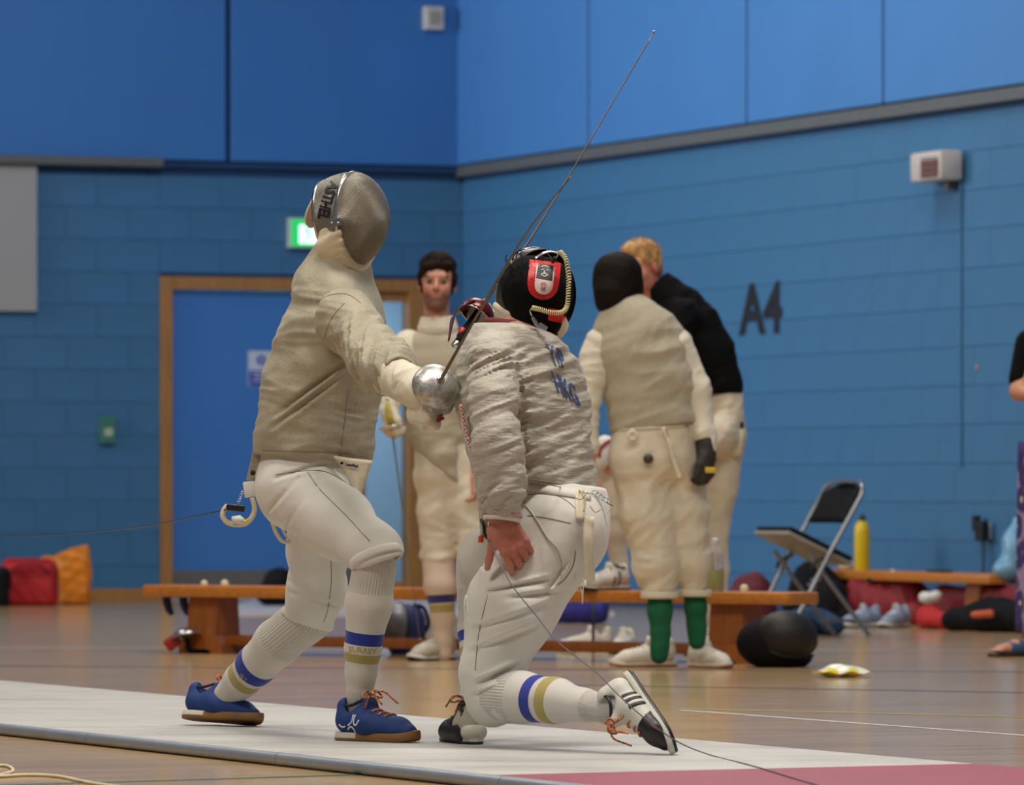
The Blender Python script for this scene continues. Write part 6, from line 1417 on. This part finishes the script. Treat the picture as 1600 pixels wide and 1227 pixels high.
# ---------------- D: fencer with green socks, back to the camera
YD = 24.65; kD = YD / FPX
def JD(x, y, dy=0.0): return P(x, y, YD + dy)
rD = lambda *a: [x * kD for x in a]
eD = lambda *p: [(a * kD, b * kD) for a, b in p]
pd = person('fencer with dark bobbed hair and green socks seen from behind in front of the bench', 1040, 1045)
HD = JD(962, 447, .05); RD_ = frame((-.55, .82, -.16), (-.10, .12, 1))
M_skD = skin('skin_d', (196, 140, 112))
core = echain([JD(1022, 720), JD(1018, 640), JD(1004, 570), JD(990, 520), JD(975, 480)], eD((56, 40), (56, 38), (60, 40), (48, 32), (18, 18)), .03)
dl = [JD(935, 540, 0), JD(916, 620, -.02), JD(918, 710, -.06), JD(920, 730, -.07)]; drr = [JD(1058, 540, 0), JD(1092, 610, 0), JD(1102, 690, -.05), JD(1104, 712, -.06)]
body(pd, core + limb(dl, rD(20, 16, 12, 10)) + limb(drr, rD(20, 16, 12, 10)) + limb([JD(1000, 730), JD(1018, 880), JD(1030, 1000), JD(1030, 1020)], rD(34, 15, 9, 9), .01) + limb([JD(1062, 730, .05), JD(1080, 880, .09), JD(1088, 985, .12), JD(1089, 1000, .12)], rD(30, 14, 9, 9), .01),
     [(head_ops(HD, RD_, .96), .008), (hand_ops(JD(919, 728, -.07), frame((.1, -.1, -1), (-1, -.1, 0)), 1, (.5, .6, .6, .7), (.5, .3), .002, 1.0), .006)], M_skD, {'flush': flush(HD, RD_)}, h=.014)
M_hairD = simple('dark_hair', srgb(22, 15, 12), .7, spec=.15, var=.35, nscale=30, stretch=(1, 1, .2), bump=.6, bscale=120, bdist=.004)
T_ = lambda x, y, z: HD + RD_ @ (V((x, y, z)) * .96)
ops = [('u', 0, ell(T_(-.022, 0, .045), (.118, .106, .100), RD_)), ('u', .03, ell(T_(-.03, .012, -.03), (.100, .112, .085), RD_)), ('u', .03, ell(T_(-.025, .02, -.085), (.080, .098, .060), RD_)), ('s', .02, ell(T_(.13, 0, -.03), (.08, .07, .09), RD_)), nz(.003, 22, 2), nz(.0015, 70, 5)]
sdf('hair', ops, .007, M_hairD, pd)
m = MB(); strands(m, HD, RD_, (-.024, .004, .0), (.112, .110, .145), 150, random.Random(8), (.9, 5.4), .2, 2.35, .0030, .96); m.build('hair_strands', M_hairD, pd, smooth=True)
tors = echain([JD(1024, 700), JD(1022, 655), JD(1015, 600), JD(1003, 550), JD(992, 518), JD(982, 492), JD(972, 472)], eD((66, 48), (68, 50), (74, 52), (76, 50), (66, 44), (42, 34), (26, 24)), .03)
ops = tors + [wrinkles(JD(980, 500), JD(1030, 680), 26, 11, .006, 4, .5, 0, 1.1), nz(.005, 12, 5), ('i', .006, half(JD(1020, 668, 0), unit(V((.12, 0, -1)))))]
sdf('jacket', ops, .008, M_lamec, pd)
sdf('sleeve', limb([JD(940, 540, .0), JD(915, 620, -.02), JD(916, 700, -.05), JD(918, 722, -.06)], rD(30, 24, 19, 15)) + [wrinkles(JD(940, 540), JD(918, 720), 40, 14, .005, 3, .2), nz(.003, 20, 3)], .008, M_sleeve, pd)
sdf('sleeve', limb([JD(1056, 540, .0), JD(1088, 610, .0), JD(1100, 680, -.04), JD(1104, 704, -.06)], rD(28, 23, 18, 15)) + [wrinkles(JD(1056, 540), JD(1104, 700), 40, 14, .005, 6, .2), nz(.003, 20, 6)], .008, M_sleeve, pd)
lA = chain([JD(1000, 720), JD(1010, 800), JD(1024, 880), JD(1030, 915)], rD(48, 43, 36, 30), .03); lB = chain([JD(1062, 720, .05), JD(1070, 800, .06), JD(1080, 880, .08), JD(1084, 912, .10)], rD(42, 37, 31, 26), .03)
ops = union_cut([(echain([JD(1022, 650), JD(1022, 715)], eD((62, 46), (69, 54)), .03), []), (lA, [('i', .004, half(JD(1030, 935), (0, 0, -1)))]), (lB, [('i', .004, half(JD(1084, 932), (0, 0, -1)))])]) + [
    wrinkles(JD(1000, 760), JD(1030, 930), 30, 13, .008, 5, .5, -.2, 1.2), nz(.004, 20, 1), crease(JD(1030, 740, -.2), JD(1048, 860, -.2), .012, .02, .05), crease(JD(985, 770, -.2), JD(1040, 830, -.2), .012, .016, .05), crease(JD(1000, 900, -.2), JD(1050, 890, -.2), .01, .014, .04)]
bd = sdf('breeches', ops, .008, M_cottonc, pd, key='brD')
for c, rx in ((JD(1031, 930), 28), (JD(1085, 927, .10), 25)):
    cuff(bd, c, (0, 0, -1), rx * kD, .03, M_cottonc)
M_green = simple('green_knit', srgb(10, 92, 56), .85, var=.15, nscale=30)
sock(pd, [JD(1031, 925), JD(1031, 955), JD(1032, 990), JD(1031, 1010), JD(1030, 1024)], rD(19.5, 19, 15, 14, 14), M_green, .007)
sock(pd, [JD(1085, 920, .10), JD(1087, 950, .11), JD(1088, 975, .12), JD(1089, 988, .12), JD(1089, 1002, .12)], rD(18, 17, 14.5, 13.5, 13.5), M_green, .007)
M_wsh = simple('white_trainer', srgb(214, 206, 190), .5, var=.1, nscale=14); M_gum2 = simple('gum_sole_orange', srgb(170, 104, 60), .6)
put_shoe(pd, 1057, 1042, (-.97, -.22, 0), .300, M_wsh, M_wsh, M_gum2)
put_shoe(pd, 1078, 1030, (.62, -.78, 0), .27, M_wsh, M_wsh, M_gum2, Y=24.95, z0=.0)
sdf('glove', hand_ops(JD(1104, 708, -.06), frame((.05, -.1, -1), (.9, -.4, 0)), -1, (.9, 1.0, 1.1, 1.2), (.5, .4), .006, 1.05) + [('u', .02, seg(JD(1102, 690, -.05), JD(1104, 715, -.06), .045, .04))], .007, simple('dark_glove', srgb(46, 44, 38), .7, var=.4, nscale=30), pd)
m = MB(); m.box(JD(1110, 735, -.12), (.022, .010, .012), None, .004); m.build('yellow_patch', simple('patch_yellow', srgb(214, 180, 30), .5), pd)
m = MB(); m.lathe([(.026, 0), (.024, .006), (.010, .008), (.009, .004), (.002, .004)], JD(988, 681, -.17), np.stack([V((1, 0, 0)), V((0, 0, 1)), V((0, -1, 0))], 1), 20); m.build('strap_button', M_cottonw, pd, smooth=True)
m = MB(); m.lathe([(.022, 0), (.02, .006), (.002, .008)], JD(1013, 717, -.165), np.stack([V((1, 0, 0)), V((0, 0, 1)), V((0, -1, 0))], 1), 18); m.build('badge', simple('badge_dark', srgb(60, 58, 54), .5, var=.4, nscale=80), pd, smooth=True)
m = MB(); m.tube(catmull([JD(1036, 668, -.17), JD(1045, 690, -.18), JD(1050, 712, -.18), JD(1058, 735, -.18), JD(1062, 746, -.18)], 5), [.008] * 20 + [.013], 8); m.build('hanging_cord', M_cottonw, pd, smooth=True)
m = MB(); m.tube(catmull([JD(1040, 670, -.175), JD(1043, 682, -.18), JD(1047, 694, -.18)], 5), .005, 6); m.build('red_cord', simple('cord_red', srgb(190, 90, 80), .6), pd, smooth=True)
m = MB(); m.tube(surf_line([JD(x, 664 + (1090 - x) * .06, -.4) for x in range(960, 1091, 10)], VIEW, bd and BV['brD'], .004), .005, 6); m.build('waist_cord', M_cottonw, pd, smooth=True)
# ---------------- E: blond man in a black top, one foot on the bench
YE = 26.75; kE = YE / FPX
def JE(x, y, dy=0.0): return P(x, y, YE + dy)
rE = lambda *a: [x * kE for x in a]
eE = lambda *p: [(a * kE, b * kE) for a, b in p]
pe = person('blond man in a black top leaning forward with one foot up on the bench', 1122, 1030)
HE = JE(1003, 420, 0); RE = frame((-.62, -.76, -.22), (-.16, 0, 1))
M_skE = skin('skin_flushed', (214, 142, 118), (190, 92, 80))
core = echain([JE(1130, 660, 0), JE(1114, 590), JE(1086, 530), JE(1058, 485), JE(1034, 455)], eE((20, 22), (28, 28), (34, 32), (28, 28), (17, 17)), .03)
lgb = [JE(1090, 680, -.12), JE(1010, 705, -.32), JE(952, 718, -.46), JE(958, 800, -.44), JE(966, 872, -.42), JE(966, 886, -.42)]
body(pe, core + limb([JE(1060, 490, -.12), JE(1020, 600, -.25), JE(962, 690, -.52)], rE(20, 17, 10)) + limb([JE(1130, 660, .03), JE(1116, 845, .05), JE(1119, 980, .05), JE(1119, 1005, .05)], rE(22, 14, 9, 9), .01) + limb(lgb, rE(22, 20, 18, 14, 9, 9), .01),
     [(head_ops(HE, RE, .97), .006), (hand_ops(JE(962, 690, -.53), frame((-.55, -.1, -.8), (-.6, -.3, .7)), 1, (.6, .7, .7, .8), (.5, .3), .002, 1.0), .006)], M_skE, {'flush': flush(HE, RE)}, h=.014)
eyes(pe, HE, RE, .97, (90, 110, 120), (150, 110, 70))
M_hairE = simple('blond_hair', srgb(186, 140, 82), .6, var=.35, nscale=50, bump=.7, bscale=150, bdist=.004)
T_ = lambda x, y, z: HE + RE @ (V((x, y, z)) * .97)
ops = [('u', 0, ell(T_(-.016, 0, .052), (.104, .084, .088), RE)), ('u', .02, ell(T_(-.045, 0, .0), (.068, .076, .066), RE)), ('u', .02, ell(T_(.045, 0, .105), (.045, .055, .030), RE)), ('s', .012, ell(T_(.115, 0, .002), (.080, .088, .078), RE)), ('s', .01, ell(T_(.04, 0, -.035), (.065, .12, .065), RE)), ('s', .006, ell(T_(.0, .0, -.01), (.03, .12, .035), RE)), nz(.004, 60, 1), nz(.003, 100, 4)]
sdf('hair', ops, .006, M_hairE, pe)
m = MB(); tufts(m, HE, RE, 220, random.Random(3), (.10, .082, .088), .030, .003, .2, (.3, 0, .8), cut=lambda d: d[0] > .6, sc=.97); m.build('hair_strands', M_hairE, pe, smooth=True)
M_btop = simple('black_knit', srgb(9, 9, 11), .9, spec=.15, var=.25, nscale=10, bump=.3, bscale=14, bdist=.01)
ops = echain([JE(1124, 640, 0), JE(1120, 600), JE(1104, 555), JE(1080, 510), JE(1058, 480), JE(1040, 456), JE(1032, 442)], eE((35, 36), (38, 40), (44, 46), (44, 46), (38, 40), (26, 26), (20, 20)), .03) + limb([JE(1066, 492, -.14), JE(1026, 590, -.27), JE(975, 672, -.48)], rE(27, 23, 16)) + limb([JE(1090, 500, .12), JE(1120, 580, .14), JE(1128, 640, .05)], rE(26, 22, 17)) + [wrinkles(JE(1040, 460), JE(1120, 620), 24, 10, .006, 3, .5), ('i', .006, half(JE(1130, 616), unit(V((.05, 0, -1))))), ('s', .01, seg(JE(1018, 420), JE(1030, 448), 19 * kE, 17 * kE))]
sdf('top', ops, .008, M_btop, pe)
hipE = echain([JE(1126, 622), JE(1131, 680)], eE((34, 36), (33, 36)), .03)
bk_ = chain([JE(1134, 680, .05), JE(1122, 760, .05), JE(1116, 850, .05)], rE(31, 30, 22), .03); ft_ = chain([JE(1120, 680, -.10), JE(1015, 712, -.30), JE(958, 722, -.44)], rE(32, 31, 28), .03) + chain([JE(955, 722, -.44), JE(958, 800, -.44)], rE(27, 22), .03)
ops = union_cut([(hipE, [('i', .005, half(JE(1130, 614), (0, 0, 1)))]), (bk_, []), (ft_, [('i', .004, half(JE(958, 820), (0, 0, -1)))])]) + [wrinkles(JE(1130, 640), JE(1120, 860), 28, 12, .007, 2, .5), nz(.004, 18, 4)]
sdf('breeches', ops, .008, M_cottonc, pe)
m = MB(); m.box(JE(1150, 690, -.02), (.035, .05, .07), frame((1, 0, -.15), (0, 0, 1)), .02); m.build('pocket', M_cottonc, pe, auto=50)
m = MB(); m.box(JE(1158, 664, -.05), (.012, .02, .016), None, .005); m.build('belt_clip', M_blackp, pe, auto=50)
M_sE = sockmat('sock_e', srgb(212, 200, 180), [], 9, -9)
sock(pe, [JE(957, 790, -.44), JE(960, 830, -.43), JE(965, 862, -.42), JE(968, 880, -.42), JE(968, 895, -.42)], rE(21, 20, 14, 13, 13), M_sE, .008)
sock(pe, [JE(1116, 840, .05), JE(1118, 890, .05), JE(1119, 960, .05), JE(1119, 990, .05), JE(1119, 1008, .05)], rE(22, 21, 15, 12, 12), M_sE, .008)
bp = bench_pt(976, .3185)
s_, _, _ = put_shoe(pe, 0, 0, (-.55, -.83, 0), .285, M_wsh, M_white, M_blackp, acc=M_steel, z0=.3185, Y=26.0 + .10) if False else (None, None, None)
o_ = V((bp[0] + .02, bp[1] + .10, .3185)); s_, T_s, R_s = shoe(pe, o_, (-.72, -.60, 0), (0, 0, 1), .285, M_wsh, M_white, M_blackp, M_white, h=.006, collar=M_blackp, bow=False)
strips(s_, T_s, R_s, [[(.10, .02), (.09, .05), (.088, .07)], [(.13, .02), (.12, .05)]], simple('grey_leather', srgb(110, 106, 96), .5), .008, 1)
put_shoe(pe, 1120, 1025, (-.5, -.86, 0), .29, M_wsh, M_white, M_blackp, Y=26.9)
gv = bag('fencing_glove', 'white fencing glove with red straps resting on the raised knee behind the green sock fencer', 'glove', [ell(JE(945, 703, -.60), (.050, .035, .060)), ell(JE(936, 722, -.60), (.035, .03, .045))], M_white, 3, .004, .007)
m = MB(); m.tube(catmull([JE(960, 688, -.62), JE(948, 692, -.64), JE(938, 702, -.64), JE(936, 715, -.64)], 4), None, 4, flat=(.012, .003, (0, -1, 0))); m.build('strap', simple('strap_red', srgb(160, 40, 50), .6), gv)
m = MB(); m.tube(catmull([JE(966, 684, -.58), JE(962, 700, -.62), JE(966, 716, -.6)], 4), .009, 8); m.build('cuff_band', M_black, gv, smooth=True)
# ---------------- G: woman at the right edge, mostly outside the frame
YG = 26.6; kG = YG / FPX
def JG(x, y, dy=0.0): return P(x, y, YG + dy)
rG = lambda *a: [x * kG for x in a]
eG = lambda *p: [(a * kG, b * kG) for a, b in p]
pg = person('woman in a black top and patterned purple skirt standing cut off at the right edge', 1640, 1028)
HG_ = JG(1652, 440); RG_ = frame((-.8, .55, 0), (0, 0, 1)); M_skG = skin('skin_g', (200, 140, 112))
hip_ = [JG(1632, 700), JG(1634, 860), JG(1610, 990), JG(1612, 1008)]
body(pg, echain([JG(1652, 700), JG(1650, 640), JG(1650, 570), JG(1650, 520), JG(1650, 490)], eG((42, 32), (36, 30), (44, 32), (40, 26), (16, 16)), .03) + limb([JG(1612, 540, -.05), JG(1592, 612, -.10), JG(1640, 625, -.34)], rG(17, 13, 9)) + limb(hip_, rG(28, 20, 12, 11)) + limb([JG(1668, 700), JG(1666, 860), JG(1664, 990), JG(1664, 1010)], rG(28, 20, 12, 11)),
     [(head_ops(HG_, RG_, .93), .01), (hand_ops(JG(1640, 625, -.34), frame((.9, -.3, .1), (0, -.3, 1)), 1), .008)], M_skG, {'flush': flush(HG_, RG_)}, h=.012)
sdf('hair', [('u', 0, ell(HG_ + RG_ @ V((-.025, 0, .045)), (.112, .095, .10), RG_)), ('u', .03, ell(HG_ + RG_ @ V((-.05, 0, -.06)), (.07, .09, .10), RG_)), ('s', .02, ell(HG_ + RG_ @ V((.12, 0, -.02)), (.08, .07, .09), RG_)), nz(.004, 40)], .01, M_hairC, pg)
sdf('top', echain([JG(1652, 705), JG(1650, 640), JG(1650, 575), JG(1650, 530), JG(1650, 508)], eG((46, 36), (41, 34), (49, 37), (46, 32), (24, 22)), .03) + limb([JG(1610, 538, -.03), JG(1593, 592, -.08)], rG(24, 17)) + [nz(.003, 15), ('i', .004, half(JG(1650, 700), (0, 0, -1)))], .009, M_btop, pg)
skt = NT('patterned_skirt'); vo = skt.node('ShaderNodeTexVoronoi'); vo.inputs['Scale'].default_value = 11; skt.link(skt.co(), vo.inputs['Vector'])
cS = skt.ramp(vo.outputs['Distance'], [(.0, srgb(206, 190, 150)), (.16, srgb(206, 190, 150)), (.2, srgb(60, 46, 110)), (.6, srgb(50, 40, 100)), (.75, srgb(150, 130, 160))]); skt.color(cS); skt.setp(Roughness=.8)
m = MB(); m.grid(lambda u, v: JG(1652, 690 + 300 * v) + V(((58 + 4 * v + 3 * math.sin(u * 44)) * kG * math.cos(6.2832 * u), (44 + 8 * v + 3 * math.sin(u * 44)) * kG * math.sin(6.2832 * u), 0)), 72, 14, True); ob = m.build('skirt', skt.m, pg, smooth=True); solid(ob, .008)
M_sand = simple('sandal_blue', srgb(52, 84, 120), .5)
for hx, hp, fd in ((1612, JG(1614, 1026, -.02), (-.80, -.5, 0)), (1664, JG(1664, 1026, .0), (-.5, -.85, 0))):
    R_ = frame(fd, (0, 0, 1)); hp = V((hp[0], hp[1], 0)); T_ = lambda x, y, z: hp + R_ @ V((x, y, z))
    ops = [('u', 0, seg(T_(0, 0, .05), T_(.10, 0, .045), .030, .030)), ('u', .02, seg(T_(.10, 0, .045), T_(.19, 0, .034), .030, .022, R_[:, 1], 1.4)), ('u', .02, seg(T_(0, 0, .05), T_(.0, 0, .12), .028, .03))]
    ops += [('u', .004, seg(T_(.19, y, .032), T_(.222 - abs(y) * .3, y * 1.2, .030), .0095, .008)) for y in (-.03, -.015, 0, .015, .03)] + [('i', .003, half(T_(0, 0, .018), (0, 0, -1)))]
    sdf('foot', ops, .006, M_skG, pg, attrs={'flush': lambda v: v[:, 0] * 0})
    m = MB(); m.box(T_(.10, 0, .009), (.135, .042, .008), R_, .007); so = m.build('sandal_sole', simple('sandal_dark', srgb(40, 34, 32), .6), pg, auto=50)
    sdf('sandal_strap', [('u', 0, seg(T_(.085, 0, .040), T_(.135, 0, .036), .040, .033, R_[:, 1], 1.25)), ('i', .003, half(T_(0, 0, .016), (0, 0, -1))), ('i', .003, half(T_(.07, 0, 0), -R_[:, 0])), ('i', .003, half(T_(.15, 0, 0), R_[:, 0]))], .006, M_sand, pg)
# loose shoes under the bench
for i, (px, f, lb) in enumerate(((958, (-.95, -.30, 0), 'white trainer lying on the floor under the bench with its toe to the left'), (985, (-.3, -.95, 0), 'white trainer standing on the floor under the bench beside the toe-left one'))):
    rt = root('trainer', gp(px, 27.4 - .25 * i, .0), lb, 'shoe', 'loose white trainers under the bench')
    shoe(rt, gp(px, 27.4 - .25 * i, .001), f, (0, 0, 1), .28, M_wsh, M_white, M_white, M_white, h=.007, bow=False, name='upper')
for i, (px, f, lb) in enumerate(((1375, (-.8, -.6, 0), 'pale blue grey trainer left of its pair on the floor before the red holdall'), (1418, (-.55, -.83, 0), 'pale blue grey trainer right of its pair on the floor before the red holdall'))):
    rt = root('trainer', gp(px, 32.2, .0), lb, 'shoe', 'pale blue grey trainers by the rear bench')
    shoe(rt, gp(px, 32.2, .001), f, (0, 0, 1), .30, simple('blue_grey_mesh', srgb(134, 148, 170), .6, var=.2, nscale=30), M_white, M_blackp, M_white, h=.008, bow=False, name='upper')
bag('white_sock', 'small crumpled white sock on the floor under the middle of the bench', 'sock', [ell(gp(883, 27.0, .035), (.045, .04, .035)), ell(gp(893, 26.9, .03), (.03, .03, .03))], M_white, 5, .004, .006)
m = MB(); m.tube([gp(927, 26.9, .004), gp(927, 26.95, .30)], .007, 8); tag(m.build('thin_rod', M_blackp, None, smooth=True), 'thin dark rod leaning upright behind the bench beside the white trainers', 'rod')
